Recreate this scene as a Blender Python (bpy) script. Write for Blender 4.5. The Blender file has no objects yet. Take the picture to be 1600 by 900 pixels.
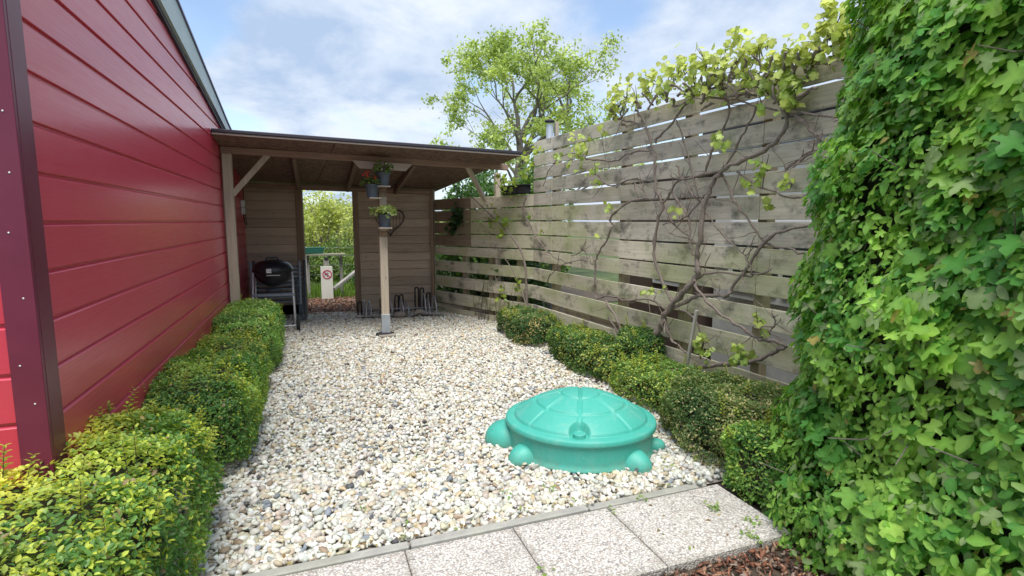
import bpy, bmesh, math, random
import numpy as np
from mathutils import Vector, Matrix, noise as mnoise

scene = bpy.context.scene
COL = scene.collection
random.seed(7)
rng = np.random.default_rng(11)
R = math.radians

# ------------------------------------------------------------------ camera
F_PX, CAM_H = 850.0, 1.5
PITCH = math.atan(105 / F_PX)
YAW = math.atan(320 / math.hypot(F_PX, 105))
cam_d = bpy.data.cameras.new("camera")
cam = bpy.data.objects.new("camera", cam_d)
COL.objects.link(cam)
cam_d.sensor_width = 36
cam_d.lens = 36 * F_PX / 1600
cam_d.clip_start = 0.05
cam_d.clip_end = 2000
cam.location = (0, 0, CAM_H)
cam.rotation_euler = (R(90) - PITCH, 0, -YAW)
scene.camera = cam

# ------------------------------------------------------------------ world, sun, exposure
SUN_EL, SUN_AZ = 66.0, 200.0       # azimuth clockwise from +Y: behind the camera, to its left
wd = bpy.data.worlds.new("World")
scene.world = wd
wd.use_nodes = True
nt = wd.node_tree
nt.nodes.clear()


def wn(t, **k):
    n = nt.nodes.new(t)
    for a, b in k.items():
        setattr(n, a, b)
    return n


def wmath(op, a, b=None, c=None, clamp=False):
    n = wn('ShaderNodeMath', operation=op, use_clamp=clamp)
    for i, v in enumerate((a, b, c)):
        if v is None:
            continue
        if hasattr(v, 'links') or hasattr(v, 'is_linked'):
            nt.links.new(v, n.inputs[i])
        else:
            n.inputs[i].default_value = v
    return n.outputs[0]


w_out = wn('ShaderNodeOutputWorld')
w_bg = wn('ShaderNodeBackground')
w_bg.inputs['Strength'].default_value = 0.1
w_sky = wn('ShaderNodeTexSky', sky_type='NISHITA', sun_disc=False)
w_sky.sun_elevation = R(SUN_EL)
w_sky.sun_rotation = R(SUN_AZ)
w_tc = wn('ShaderNodeTexCoord')
w_nrm = wn('ShaderNodeVectorMath', operation='NORMALIZE')
nt.links.new(w_tc.outputs['Generated'], w_nrm.inputs[0])
w_sep = wn('ShaderNodeSeparateXYZ')
nt.links.new(w_nrm.outputs[0], w_sep.inputs[0])
zz = wmath('ADD', wmath('MAXIMUM', w_sep.outputs[2], 0.0), 0.30)
w_cmb = wn('ShaderNodeCombineXYZ')
nt.links.new(wmath('DIVIDE', w_sep.outputs[0], zz), w_cmb.inputs[0])
nt.links.new(wmath('DIVIDE', w_sep.outputs[1], zz), w_cmb.inputs[1])


def wnoise(scale, detail, rough, loc, dist=0.0):
    m = wn('ShaderNodeMapping')
    m.inputs['Location'].default_value = loc
    nt.links.new(w_cmb.outputs[0], m.inputs[0])
    n = wn('ShaderNodeTexNoise')
    n.inputs['Scale'].default_value = scale
    n.inputs['Detail'].default_value = detail
    n.inputs['Roughness'].default_value = rough
    n.inputs['Distortion'].default_value = dist
    nt.links.new(m.outputs[0], n.inputs['Vector'])
    return n.outputs['Fac']


def wblob(direction, cos_in, cos_out):
    d = Vector(direction).normalized()
    dp = wn('ShaderNodeVectorMath', operation='DOT_PRODUCT')
    dp.inputs[1].default_value = d
    nt.links.new(w_nrm.outputs[0], dp.inputs[0])
    mr = wn('ShaderNodeMapRange', interpolation_type='SMOOTHSTEP')
    mr.inputs['From Min'].default_value = cos_out
    mr.inputs['From Max'].default_value = cos_in
    nt.links.new(dp.outputs['Value'], mr.inputs['Value'])
    return mr.outputs[0]


CLOUD_BIAS = 0.055
n1 = wnoise(1.6, 7, 0.55, (3.1, 1.7, 0), 0.3)
n2 = wnoise(3.4, 8, 0.6, (7.3, 4.1, 2), 0.2)
dens = wmath('ADD', wmath('MULTIPLY', n1, 0.75), wmath('MULTIPLY', n2, 0.25))
# holes of blue where the photograph has them, thick cloud between
for (az, el, ci, co, amt) in ((-12, 22, 5, 13, -0.10), (33, 24, 2, 9, -0.12), (16, 17, 2, 8, -0.08), (-8, 11, 2, 8, -0.07),
                              (4, 18, 4, 14, 0.10), (24, 14, 3, 8, 0.05), (46, 22, 5, 16, 0.12), (9, 27, 4, 10, 0.05)):
    dv = (math.sin(R(az)) * math.cos(R(el)), math.cos(R(az)) * math.cos(R(el)), math.sin(R(el)))
    dens = wmath('ADD', dens, wmath('MULTIPLY', wblob(dv, math.cos(R(ci)), math.cos(R(co))), amt))
dens = wmath('ADD', dens, CLOUD_BIAS)
mask_n = wn('ShaderNodeMapRange', interpolation_type='SMOOTHSTEP')
mask_n.inputs['From Min'].default_value = 0.43
mask_n.inputs['From Max'].default_value = 0.60
mask_n.inputs['To Min'].default_value = 0.12
nt.links.new(dens, mask_n.inputs['Value'])
shade = wnoise(2.3, 6, 0.6, (1.2, 9.4, 5), 0.2)
ramp = wn('ShaderNodeValToRGB')
ramp.color_ramp.elements[0].position = 0.36
ramp.color_ramp.elements[0].color = (2.1, 2.7, 3.7, 1)
ramp.color_ramp.elements[1].position = 0.60
ramp.color_ramp.elements[1].color = (3.75, 4.1, 4.6, 1)
nt.links.new(shade, ramp.inputs[0])
w_mix = wn('ShaderNodeMix', data_type='RGBA')
nt.links.new(mask_n.outputs[0], w_mix.inputs[0])
w_skyb = wn('ShaderNodeMix', data_type='RGBA', blend_type='MULTIPLY')
w_skyb.inputs[0].default_value = 1.0
nt.links.new(w_sky.outputs[0], w_skyb.inputs[6])
w_skyb.inputs[7].default_value = (1.0, 1.0, 1.0, 1)
nt.links.new(w_skyb.outputs[2], w_mix.inputs[6])
nt.links.new(ramp.outputs[0], w_mix.inputs[7])
nt.links.new(w_mix.outputs[2], w_bg.inputs['Color'])
nt.links.new(w_bg.outputs[0], w_out.inputs[0])

sun_d = bpy.data.lights.new("sun", 'SUN')
sun_d.energy = 2.0
sun_d.angle = R(38)
sun_d.color = (1.0, 0.96, 0.90)
sun = bpy.data.objects.new("sun", sun_d)
COL.objects.link(sun)
sdir = Vector((math.sin(R(SUN_AZ)) * math.cos(R(SUN_EL)), math.cos(R(SUN_AZ)) * math.cos(R(SUN_EL)), math.sin(R(SUN_EL))))
sun.rotation_euler = sdir.to_track_quat('Z', 'Y').to_euler()

vs = scene.view_settings
vs.view_transform = 'Standard'
vs.look = 'None'
vs.gamma = 1
vs.exposure = 1.24
vs.use_curve_mapping = False
scene.cycles.max_bounces = 6
scene.cycles.transparent_max_bounces = 4


# ------------------------------------------------------------------ materials
class N:
    def __init__(s, name):
        s.m = bpy.data.materials.new(name)
        s.m.use_nodes = True
        s.t = s.m.node_tree
        s.b = s.t.nodes['Principled BSDF']
        s.tc = s.t.nodes.new('ShaderNodeTexCoord')

    def n(s, t, ins=None, **k):
        n = s.t.nodes.new(t)
        for a, b in k.items():
            setattr(n, a, b)
        for a, b in (ins or {}).items():
            s.set(n, a, b)
        return n

    def set(s, n, key, v):
        sock = n.inputs[key]
        if hasattr(v, 'is_linked'):
            s.t.links.new(v, sock)
        else:
            sock.default_value = v

    def p(s, key, v):
        s.set(s.b, key, v)

    def map(s, src, scale=(1, 1, 1), loc=(0, 0, 0)):
        return s.n('ShaderNodeMapping', {0: src, 'Scale': scale, 'Location': loc}).outputs[0]

    def noise(s, vec, scale, detail=4, rough=0.5, dist=0.0):
        return s.n('ShaderNodeTexNoise', {'Vector': vec, 'Scale': scale, 'Detail': detail, 'Roughness': rough, 'Distortion': dist}).outputs['Fac']

    def ramp(s, fac, stops):
        r = s.n('ShaderNodeValToRGB', {0: fac})
        el = r.color_ramp.elements
        while len(el) < len(stops):
            el.new(0.5)
        for e, (p, c) in zip(el, stops):
            e.position = p
            e.color = tuple(c) + (1,) if len(c) == 3 else c
        return r.outputs[0]

    def mix(s, fac, a, b, mode='MIX'):
        n = s.n('ShaderNodeMix', data_type='RGBA', blend_type=mode)
        s.set(n, 0, fac)
        s.set(n, 6, a if hasattr(a, 'is_linked') else tuple(a) + (1,))
        s.set(n, 7, b if hasattr(b, 'is_linked') else tuple(b) + (1,))
        return n.outputs[2]

    def math(s, op, a, b=0.0, clamp=False):
        return s.n('ShaderNodeMath', {0: a, 1: b}, operation=op, use_clamp=clamp).outputs[0]

    def rnd(s):
        return s.n('ShaderNodeObjectInfo').outputs['Random']

    def bump(s, h, strength=0.3, dist=0.01):
        n = s.n('ShaderNodeBump', {'Height': h, 'Strength': strength, 'Distance': dist})
        s.t.links.new(n.outputs[0], s.b.inputs['Normal'])

    def shifted(s, amount=7.0):
        add = s.n('ShaderNodeVectorMath', operation='ADD')
        s.set(add, 0, s.tc.outputs['Object'])
        sc = s.n('ShaderNodeMath', {0: s.rnd(), 1: amount}, operation='MULTIPLY').outputs[0]
        s.set(add, 1, sc)
        return add.outputs[0]


def wood(name, dark, light, axis='X', algae=0.0, blotch=0.0, rough=0.8, grain=1.0, vary=0.35, algae_col=(0.20, 0.24, 0.09)):
    q = N(name)
    v = q.shifted()
    sc = {'X': (1.2, 28, 28), 'Z': (28, 28, 1.2), 'Y': (28, 1.2, 28)}[axis]
    g = q.noise(q.map(v, sc), 2.2 * grain, 6, 0.62, 0.6)
    g2 = q.noise(q.map(v, tuple(x * 0.35 for x in sc)), 2.0, 3, 0.5, 1.2)
    col = q.ramp(g, [(0.28, dark), (0.5, [(a + b) / 2 for a, b in zip(dark, light)]), (0.72, light)])
    col = q.mix(q.math('MULTIPLY', q.ramp(g2, [(0.35, (0, 0, 0)), (0.65, (1, 1, 1))]), 0.35), col, [x * 0.72 for x in dark])
    col = q.mix(vary, col, q.mix(q.rnd(), [x * 0.55 for x in light], [min(1, x * 1.2) for x in light]), 'MIX')
    # knots
    vo = q.n('ShaderNodeTexVoronoi', {'Vector': q.map(v, {'X': (1, 4, 4), 'Z': (4, 4, 1), 'Y': (4, 1, 4)}[axis]), 'Scale': 2.6}).outputs['Distance']
    kn = q.ramp(vo, [(0.045, (1, 1, 1)), (0.085, (0, 0, 0))])
    col = q.mix(q.math('MULTIPLY', kn, 0.6), col, [x * 0.35 for x in dark])
    geo = q.n('ShaderNodeNewGeometry').outputs['Position']
    if blotch:
        b = q.noise(q.map(geo, (1.0, 1.6, 2.6)), 2.3, 6, 0.65)
        b = q.ramp(b, [(0.52, (0, 0, 0)), (0.66, (1, 1, 1))])
        col = q.mix(q.math('MULTIPLY', b, blotch), col, (0.075, 0.075, 0.065))
        b2 = q.noise(q.map(geo, (1.0, 3.0, 2.0), (5, 3, 1)), 5.0, 5, 0.7)
        b2 = q.ramp(b2, [(0.60, (0, 0, 0)), (0.70, (1, 1, 1))])
        col = q.mix(q.math('MULTIPLY', b2, blotch * 0.8), col, (0.05, 0.05, 0.045))
    if algae:
        a = q.noise(q.map(geo, (1.0, 1.3, 1.8), (2, 8, 3)), 1.7, 6, 0.6)
        a = q.ramp(a, [(0.42, (0, 0, 0)), (0.62, (1, 1, 1))])
        col = q.mix(q.math('MULTIPLY', a, algae), col, algae_col)
    q.p('Base Color', col)
    q.p('Roughness', rough)
    q.p('Specular IOR Level', 0.25)
    q.bump(g, 0.45, 0.004)
    return q.m


def painted(name, col, rough=0.4, grain=0.0, coat=0.0, var=0.06):
    q = N(name)
    n = q.noise(q.tc.outputs['Object'], 3.0, 5, 0.6)
    c = q.mix(n, [x * (1 - var * 2) for x in col], [min(1, x * (1 + var * 2)) for x in col])
    q.p('Base Color', c)
    q.p('Roughness', q.ramp(n, [(0.3, (rough * 0.85,) * 3), (0.7, (min(1, rough * 1.2),) * 3)]))
    if coat:
        q.p('Coat Weight', coat)
    fine = q.noise(q.tc.outputs['Object'], 60, 4, 0.6)
    q.bump(fine, 0.12, 0.002)
    return q.m


def metal(name, col, rough=0.35, met=0.9):
    q = N(name)
    n = q.noise(q.tc.outputs['Object'], 14, 5, 0.6)
    q.p('Base Color', q.mix(n, [x * 0.8 for x in col], [min(1, x * 1.15) for x in col]))
    q.p('Metallic', met)
    q.p('Roughness', q.ramp(n, [(0.3, (rough * 0.7,) * 3), (0.7, (min(1, rough * 1.4),) * 3)]))
    return q.m


def leafmat(name, src='tint', trans=0.40, rough=0.36):
    q = N(name)
    if src == 'tint':
        c = q.n('ShaderNodeAttribute', attribute_name='tint').outputs['Color']
    else:
        oi = q.n('ShaderNodeObjectInfo')
        c0 = oi.outputs['Color']
        c = q.mix(1.0, c0, q.n('ShaderNodeAttribute', attribute_name='tint').outputs['Color'], 'MULTIPLY')
    c = q.mix(q.math('MULTIPLY', q.noise(q.n('ShaderNodeNewGeometry').outputs['Position'], 60, 3, 0.6), 0.25), c, (0.05, 0.11, 0.02))
    q.p('Base Color', c)
    q.p('Roughness', rough)
    q.p('Specular IOR Level', 0.35)
    tr = q.n('ShaderNodeBsdfTranslucent', {'Color': q.mix(1.0, c, (1.5, 1.5, 0.7), 'MULTIPLY')})
    mx = q.n('ShaderNodeMixShader', {0: trans})
    q.t.links.new(q.b.outputs[0], mx.inputs[1])
    q.t.links.new(tr.outputs[0], mx.inputs[2])
    out = [n for n in q.t.nodes if n.type == 'OUTPUT_MATERIAL'][0]
    q.t.links.new(mx.outputs[0], out.inputs[0])
    return q.m


def attrmat(name, rough=0.7, bumpscale=40, bump=0.3, mottling=0.25):
    q = N(name)
    c = q.n('ShaderNodeAttribute', attribute_name='tint').outputs['Color']
    pos = q.n('ShaderNodeNewGeometry').outputs['Position']
    n = q.noise(pos, bumpscale, 4, 0.6)
    c = q.mix(mottling, c, q.mix(1.0, c, q.ramp(n, [(0.35, (0.55, 0.5, 0.45)), (0.62, (1.25, 1.22, 1.18))]), 'MULTIPLY'))
    q.p('Base Color', c)
    q.p('Roughness', rough)
    q.p('Specular IOR Level', 0.3)
    q.bump(n, bump, 0.004)
    return q.m


def bark(name, a, b):
    q = N(name)
    v = q.n('ShaderNodeNewGeometry').outputs['Position']
    n = q.noise(q.map(v, (60, 60, 60)), 1.0, 5, 0.7, 0.5)
    n2 = q.noise(v, 9, 4, 0.6)
    q.p('Base Color', q.mix(q.math('MULTIPLY', n2, 0.5), q.ramp(n, [(0.3, a), (0.7, b)]), [x * 0.6 for x in a]))
    q.p('Roughness', 0.9)
    q.bump(n, 0.7, 0.006)
    return q.m


M = {}


def red_clad():
    q = N('red painted cladding')
    v = q.shifted(3.0)
    g = q.noise(q.map(v, (1.5, 40, 40)), 2.4, 6, 0.65, 0.5)
    g2 = q.noise(v, 1.3, 3, 0.5)
    c = q.mix(g2, (0.55, 0.034, 0.072), (0.64, 0.048, 0.098))
    c = q.mix(q.math('MULTIPLY', q.rnd(), 0.18), c, (0.42, 0.02, 0.045))
    geo = q.n('ShaderNodeNewGeometry').outputs['Position']
    sx_ = q.n('ShaderNodeSeparateXYZ', {0: geo})
    lowz = q.n('ShaderNodeMapRange', {'Value': sx_.outputs[2], 'From Min': 0.05, 'From Max': 0.75, 'To Min': 1.0, 'To Max': 0.0}).outputs[0]
    dirt = q.math('MULTIPLY', lowz, q.ramp(q.noise(geo, 7, 6, 0.7), [(0.4, (0, 0, 0)), (0.75, (1, 1, 1))]))
    c = q.mix(q.math('MULTIPLY', dirt, 0.55), c, (0.20, 0.12, 0.09))
    q.p('Base Color', c)
    q.p('Roughness', q.ramp(g, [(0.3, (0.32,) * 3), (0.7, (0.46,) * 3)]))
    q.p('Specular IOR Level', 0.6)
    q.p('Coat Weight', 0.4)
    q.p('Coat Roughness', 0.2)
    q.bump(g, 0.16, 0.002)
    return q.m


M['red'] = red_clad()
M['maroon'] = painted('maroon trim', (0.15, 0.018, 0.048), 0.36, var=0.15)
M['fascia'] = painted('pale fascia', (0.42, 0.50, 0.50), 0.4, var=0.05)
M['darkedge'] = painted('dark edging', (0.035, 0.03, 0.045), 0.5)
M['purple_edge'] = painted('plum edging', (0.12, 0.10, 0.20), 0.4)
M['felt'] = painted('bitumen felt', (0.045, 0.05, 0.06), 0.8, var=0.2)
M['palestrip'] = wood('pale edge strip', (0.32, 0.26, 0.22), (0.50, 0.42, 0.36), 'X')
M['fence'] = wood('weathered fence plank', (0.46, 0.41, 0.29), (0.80, 0.75, 0.60), 'X', algae=0.6, blotch=0.8, vary=0.32, algae_col=(0.40, 0.44, 0.20))
M['fence_grey'] = wood('grey weathered fence plank', (0.42, 0.385, 0.31), (0.76, 0.70, 0.585), 'X', algae=0.38, blotch=0.8, vary=0.32, algae_col=(0.38, 0.40, 0.25))
M['fence_brown'] = wood('brown fence plank', (0.22, 0.155, 0.115), (0.42, 0.32, 0.24), 'X', algae=0.30, blotch=0.35, vary=0.25)
M['fencepost'] = wood('fence post', (0.20, 0.16, 0.10), (0.36, 0.30, 0.20), 'Z', algae=0.4, blotch=0.3)
M['shedplank'] = wood('shed plank', (0.36, 0.27, 0.19), (0.68, 0.56, 0.43), 'X', blotch=0.15, vary=0.5)
M['postwood'] = wood('pale post wood', (0.36, 0.30, 0.23), (0.56, 0.48, 0.38), 'Z', vary=0.15)
M['doorpost'] = wood('door post wood', (0.20, 0.14, 0.095), (0.38, 0.28, 0.19), 'Z', vary=0.1)
M['beamwood'] = wood('beam wood', (0.26, 0.17, 0.13), (0.42, 0.30, 0.23), 'X', vary=0.15)
M['rafter'] = wood('rafter wood', (0.12, 0.085, 0.065), (0.26, 0.19, 0.15), 'Y', vary=0.15)
M['stake'] = wood('grey stake', (0.20, 0.19, 0.17), (0.42, 0.40, 0.36), 'Z')
M['greywood'] = wood('grey rail wood', (0.26, 0.23, 0.17), (0.46, 0.42, 0.34), 'X', algae=0.3)


def osb():
    q = N('osb board')
    v = q.tc.outputs['Object']
    vo = q.n('ShaderNodeTexVoronoi', {'Vector': q.map(v, (14, 40, 14)), 'Scale': 1.0})
    vo2 = q.n('ShaderNodeTexVoronoi', {'Vector': q.map(v, (38, 15, 14), (3, 1, 2)), 'Scale': 1.0})
    c1 = q.ramp(vo.outputs['Color'], [(0.1, (0.085, 0.050, 0.038)), (0.5, (0.17, 0.105, 0.080)), (0.95, (0.27, 0.18, 0.135))])
    c2 = q.ramp(vo2.outputs['Color'], [(0.1, (0.075, 0.045, 0.038)), (0.9, (0.22, 0.145, 0.11))])
    q.p('Base Color', q.mix(q.noise(v, 9, 4), c1, c2))
    q.p('Roughness', 0.75)
    q.bump(vo.outputs['Distance'], 0.3, 0.003)
    return q.m


M['osb'] = osb()


def aggregate():
    q = N('exposed aggregate paving')
    v = q.n('ShaderNodeNewGeometry').outputs['Position']
    vo = q.n('ShaderNodeTexVoronoi', {'Vector': v, 'Scale': 98.0, 'Randomness': 1.0})
    c = q.ramp(vo.outputs['Color'], [(0.0, (0.12, 0.12, 0.14)), (0.16, (0.34, 0.31, 0.30)), (0.26, (0.52, 0.43, 0.37)), (0.38, (0.62, 0.59, 0.54)), (0.6, (0.68, 0.64, 0.59)), (0.8, (0.82, 0.79, 0.74))])
    n = q.noise(v, 3.5, 4, 0.6)
    c = q.mix(q.math('MULTIPLY', n, 0.30), c, (0.50, 0.47, 0.42))
    e = q.ramp(vo.outputs['Distance'], [(0.0, (1, 1, 1)), (0.45, (0.95, 0.95, 0.95)), (0.75, (0.2, 0.2, 0.2))])
    grout = q.ramp(vo.outputs['Distance'], [(0.50, (0, 0, 0)), (0.68, (1, 1, 1))])
    c = q.mix(q.math('MULTIPLY', grout, 0.6), c, (0.33, 0.31, 0.28))
    ab = q.n('ShaderNodeVectorMath', {0: q.tc.outputs['Object']}, operation='ABSOLUTE').outputs[0]
    sp_ = q.n('ShaderNodeSeparateXYZ', {0: ab})
    ed = q.math('MAXIMUM', sp_.outputs[0], sp_.outputs[1])
    ed = q.math('ADD', ed, q.math('MULTIPLY', q.noise(v, 9, 5, 0.7), 0.07))
    dirt = q.n('ShaderNodeMapRange', {'Value': ed, 'From Min': 0.262, 'From Max': 0.305}).outputs[0]
    c = q.mix(q.math('MULTIPLY', dirt, 0.5), c, (0.20, 0.18, 0.14))
    st = q.ramp(q.noise(v, 2.6, 6, 0.7, 0.4), [(0.48, (0, 0, 0)), (0.68, (1, 1, 1))])
    c = q.mix(q.math('MULTIPLY', st, 0.28), c, (0.30, 0.29, 0.25))
    c = q.mix(q.math('MULTIPLY', q.rnd(), 0.14), c, (0.42, 0.40, 0.36))
    q.p('Base Color', c)
    q.p('Roughness', 0.55)
    q.bump(e, 0.9, 0.004)
    return q.m


M['aggregate'] = aggregate()


def concrete(name, a, b, green=0.0):
    q = N(name)
    v = q.n('ShaderNodeNewGeometry').outputs['Position']
    n = q.noise(v, 8, 7, 0.7)
    f = q.noise(v, 120, 3, 0.6)
    c = q.ramp(n, [(0.3, a), (0.7, b)])
    if green:
        c = q.mix(q.math('MULTIPLY', q.ramp(q.noise(v, 4, 5), [(0.45, (0, 0, 0)), (0.65, (1, 1, 1))]), green), c, (0.22, 0.24, 0.13))
    q.p('Base Color', c)
    q.p('Roughness', 0.85)
    q.bump(f, 0.35, 0.003)
    return q.m


M['kerb'] = concrete('concrete edging', (0.26, 0.255, 0.235), (0.45, 0.44, 0.40), 0.22)
M['soil'] = concrete('soil', (0.045, 0.032, 0.022), (0.10, 0.075, 0.05))
M['gravelbase'] = concrete('sand under gravel', (0.19, 0.17, 0.145), (0.33, 0.30, 0.26))
M['white'] = painted('white wall', (0.72, 0.74, 0.74), 0.6)
M['whitepanel'] = concrete('grey white wall', (0.55, 0.57, 0.56), (0.75, 0.77, 0.76))
M['brownwall'] = painted('brown wall', (0.10, 0.07, 0.055), 0.7)
M['stones'] = attrmat('pebble', 0.5, 55, 0.25, 0.35)
M['chips'] = attrmat('bark chips', 0.8, 60, 0.4, 0.5)
M['leaf'] = leafmat('leaf')
M['leaf_obj'] = leafmat('single leaf', 'obj')
M['twig'] = bark('twig', (0.06, 0.045, 0.03), (0.15, 0.12, 0.085))
M['vinebark'] = bark('vine bark', (0.14, 0.11, 0.09), (0.38, 0.32, 0.275))
M['treebark'] = bark('tree bark', (0.12, 0.105, 0.085), (0.30, 0.27, 0.22))
M['core'] = bark('foliage shade core', (0.018, 0.017, 0.010), (0.05, 0.045, 0.025))  # dark twig brown with interior shade put into the colour


def teal():
    q = N('teal plastic')
    v = q.tc.outputs['Object']
    n = q.noise(v, 4, 6, 0.65)
    sp = q.noise(v, 90, 3, 0.7)
    c = q.mix(n, (0.042, 0.36, 0.285), (0.075, 0.44, 0.36))
    c = q.mix(q.math('MULTIPLY', q.ramp(sp, [(0.6, (0, 0, 0)), (0.75, (1, 1, 1))]), 0.25), c, (0.30, 0.52, 0.44))
    geo = q.n('ShaderNodeNewGeometry').outputs['Position']
    zc = q.n('ShaderNodeSeparateXYZ', {0: geo}).outputs[2]
    gr = q.n('ShaderNodeMapRange', {'Value': zc, 'From Min': 0.015, 'From Max': 0.075, 'To Min': 1.0, 'To Max': 0.0}).outputs[0]
    gr = q.math('MULTIPLY', gr, q.ramp(q.noise(geo, 22, 6, 0.7), [(0.35, (0, 0, 0)), (0.7, (1, 1, 1))]))
    c = q.mix(q.math('MULTIPLY', gr, 0.6), c, (0.16, 0.17, 0.12))
    du = q.ramp(q.noise(q.map(geo, (1, 1, .5)), 6, 8, 0.75, 0.8), [(0.50, (0, 0, 0)), (0.72, (1, 1, 1))])
    c = q.mix(q.math('MULTIPLY', du, 0.22), c, (0.42, 0.50, 0.42))
    scr = q.ramp(q.noise(q.map(geo, (8, 60, 8)), 3, 3, 0.6, 1.5), [(0.66, (0, 0, 0)), (0.70, (1, 1, 1))])
    c = q.mix(q.math('MULTIPLY', scr, 0.25), c, (0.30, 0.62, 0.54))
    q.p('Base Color', c)
    q.p('Roughness', q.ramp(n, [(0.3, (0.42,) * 3), (0.7, (0.6,) * 3)]))
    q.p('Subsurface Weight', 0.0)
    q.bump(sp, 0.10, 0.002)
    return q.m


M['teal'] = teal()
M['blackenamel'] = painted('black enamel', (0.016, 0.017, 0.022), 0.34)
M['silver'] = metal('silver tube', (0.78, 0.80, 0.84), 0.4, 0.35)
M['galv'] = metal('galvanised steel', (0.52, 0.56, 0.62), 0.45, 0.8)
M['greyplastic'] = painted('grey plastic', (0.24, 0.28, 0.33), 0.45)
M['darkplastic'] = painted('dark plastic', (0.06, 0.075, 0.095), 0.45)
M['potgrey'] = painted('blue grey pot', (0.085, 0.11, 0.145), 0.5, var=0.1)
M['rubber'] = painted('black rubber', (0.02, 0.02, 0.022), 0.8)
M['greenplastic'] = painted('green planter', (0.018, 0.11, 0.075), 0.45)
M['signwhite'] = painted('sign white', (0.66, 0.65, 0.58), 0.5, var=0.08)
M['signred'] = painted('sign red', (0.45, 0.03, 0.09), 0.5)
M['signblack'] = painted('sign mark', (0.12, 0.05, 0.12), 0.6)
M['wire'] = painted('rusty wire', (0.035, 0.028, 0.025), 0.7)
M['socket'] = painted('white socket', (0.62, 0.64, 0.63), 0.45)
M['redflower'] = painted('red petals', (0.55, 0.03, 0.015), 0.5)
M['whiteflower'] = painted('white petals', (0.75, 0.72, 0.6), 0.5)
M['driftwood'] = bark('driftwood', (0.25, 0.22, 0.19), (0.50, 0.46, 0.40))


def glass():
    q = N('window glass')
    q.p('Base Color', (0.03, 0.04, 0.045, 1))
    q.p('Roughness', 0.06)
    q.p('Specular IOR Level', 0.9)
    return q.m


M['glass'] = glass()


def ground_mat():
    q = N('grass ground')
    v = q.n('ShaderNodeNewGeometry').outputs['Position']
    n = q.noise(v, 1.3, 7, 0.7)
    q.p('Base Color', q.ramp(n, [(0.3, (0.035, 0.05, 0.015)), (0.5, (0.07, 0.10, 0.03)), (0.7, (0.12, 0.16, 0.05))]))
    q.p('Roughness', 0.95)
    q.bump(q.noise(v, 25, 5, 0.7), 0.6, 0.03)
    return q.m


M['ground'] = ground_mat()

# ------------------------------------------------------------------ object helpers
WORLD = {}


def props(o, label=None, cat=None, group=None, kind=None):
    if label:
        o['label'] = label
    if cat:
        o['category'] = cat
    if group:
        o['group'] = group
    if kind:
        o['kind'] = kind
    return o


def thing(name, label, cat, loc=(0, 0, 0), group=None):
    o = bpy.data.objects.new(name, None)
    o.empty_display_size = 0.1
    COL.objects.link(o)
    o.location = loc
    WORLD[o.name] = Vector(loc)
    return props(o, label, cat, group)


def setting(name, loc=(0, 0, 0)):
    o = bpy.data.objects.new(name, None)
    o.empty_display_size = 0.1
    COL.objects.link(o)
    o.location = loc
    WORLD[o.name] = Vector(loc)
    o['kind'] = 'structure'
    return o


def make_mesh(name, verts, faces, mats, smooth=False, tint=None, mat_idx=None):
    me = bpy.data.meshes.new(name)
    verts = np.asarray(verts, dtype=np.float32)
    if isinstance(faces, tuple):            # (flat index array, loop totals)
        idx, tot = faces
        me.vertices.add(len(verts))
        me.vertices.foreach_set('co', verts.ravel())
        me.loops.add(len(idx))
        me.loops.foreach_set('vertex_index', np.asarray(idx, dtype=np.int32))
        me.polygons.add(len(tot))
        st = np.concatenate(([0], np.cumsum(tot)[:-1])).astype(np.int32)
        me.polygons.foreach_set('loop_start', st)
        me.polygons.foreach_set('loop_total', np.asarray(tot, dtype=np.int32))
        me.update(calc_edges=True)
    else:
        me.from_pydata([tuple(map(float, v)) for v in verts], [], faces)
        me.update()
    for m in (mats if isinstance(mats, (list, tuple)) else [mats]):
        me.materials.append(m)
    if smooth:
        me.polygons.foreach_set('use_smooth', np.ones(len(me.polygons), dtype=bool))
    if mat_idx is not None:
        me.polygons.foreach_set('material_index', np.asarray(mat_idx, dtype=np.int32))
    if tint is not None:
        a = me.attributes.new('tint', 'FLOAT_COLOR', 'POINT')
        t = np.ones((len(verts), 4), dtype=np.float32)
        t[:, :3] = tint
        a.data.foreach_set('color', t.ravel())
    return me


def ob(name, verts, faces, mat, parent=None, rz=0.0, smooth=False, tint=None, origin=None, kind=None, label=None, mat_idx=None):
    """Mesh object from WORLD coordinates; its own axes are turned by rz about z so that grain runs along it."""
    v = np.asarray(verts, dtype=np.float64)
    c = np.array(origin if origin is not None else (v.min(0) + v.max(0)) / 2)
    v = v - c
    if rz:
        cs, sn = math.cos(-rz), math.sin(-rz)
        v = np.stack((v[:, 0] * cs - v[:, 1] * sn, v[:, 0] * sn + v[:, 1] * cs, v[:, 2]), 1)
    me = make_mesh(name, v, faces, mat, smooth, tint, mat_idx)
    o = bpy.data.objects.new(name, me)
    COL.objects.link(o)
    o.rotation_euler = (0, 0, rz)
    WORLD[o.name] = Vector(c)
    if parent is not None:
        o.parent = parent
        pw = WORLD[parent.name]
        prz = parent.rotation_euler.z
        d = Vector(c) - pw
        if prz:
            d = Matrix.Rotation(-prz, 3, 'Z') @ d
            o.rotation_euler = (0, 0, rz - prz)
        o.location = d
    else:
        o.location = Vector(c)
    props(o, label=label, kind=kind)
    return o


def hull(pts):
    bm = bmesh.new()
    for p in pts:
        bm.verts.new(p)
    bmesh.ops.convex_hull(bm, input=bm.verts)
    bm.verts.ensure_lookup_table()
    bm.verts.index_update()
    v = [tuple(x.co) for x in bm.verts if x.link_faces]
    ids = {x.index: i for i, x in enumerate([x for x in bm.verts if x.link_faces])}
    f = [tuple(ids[y.index] for y in x.verts) for x in bm.faces]
    bm.free()
    return v, f


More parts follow.
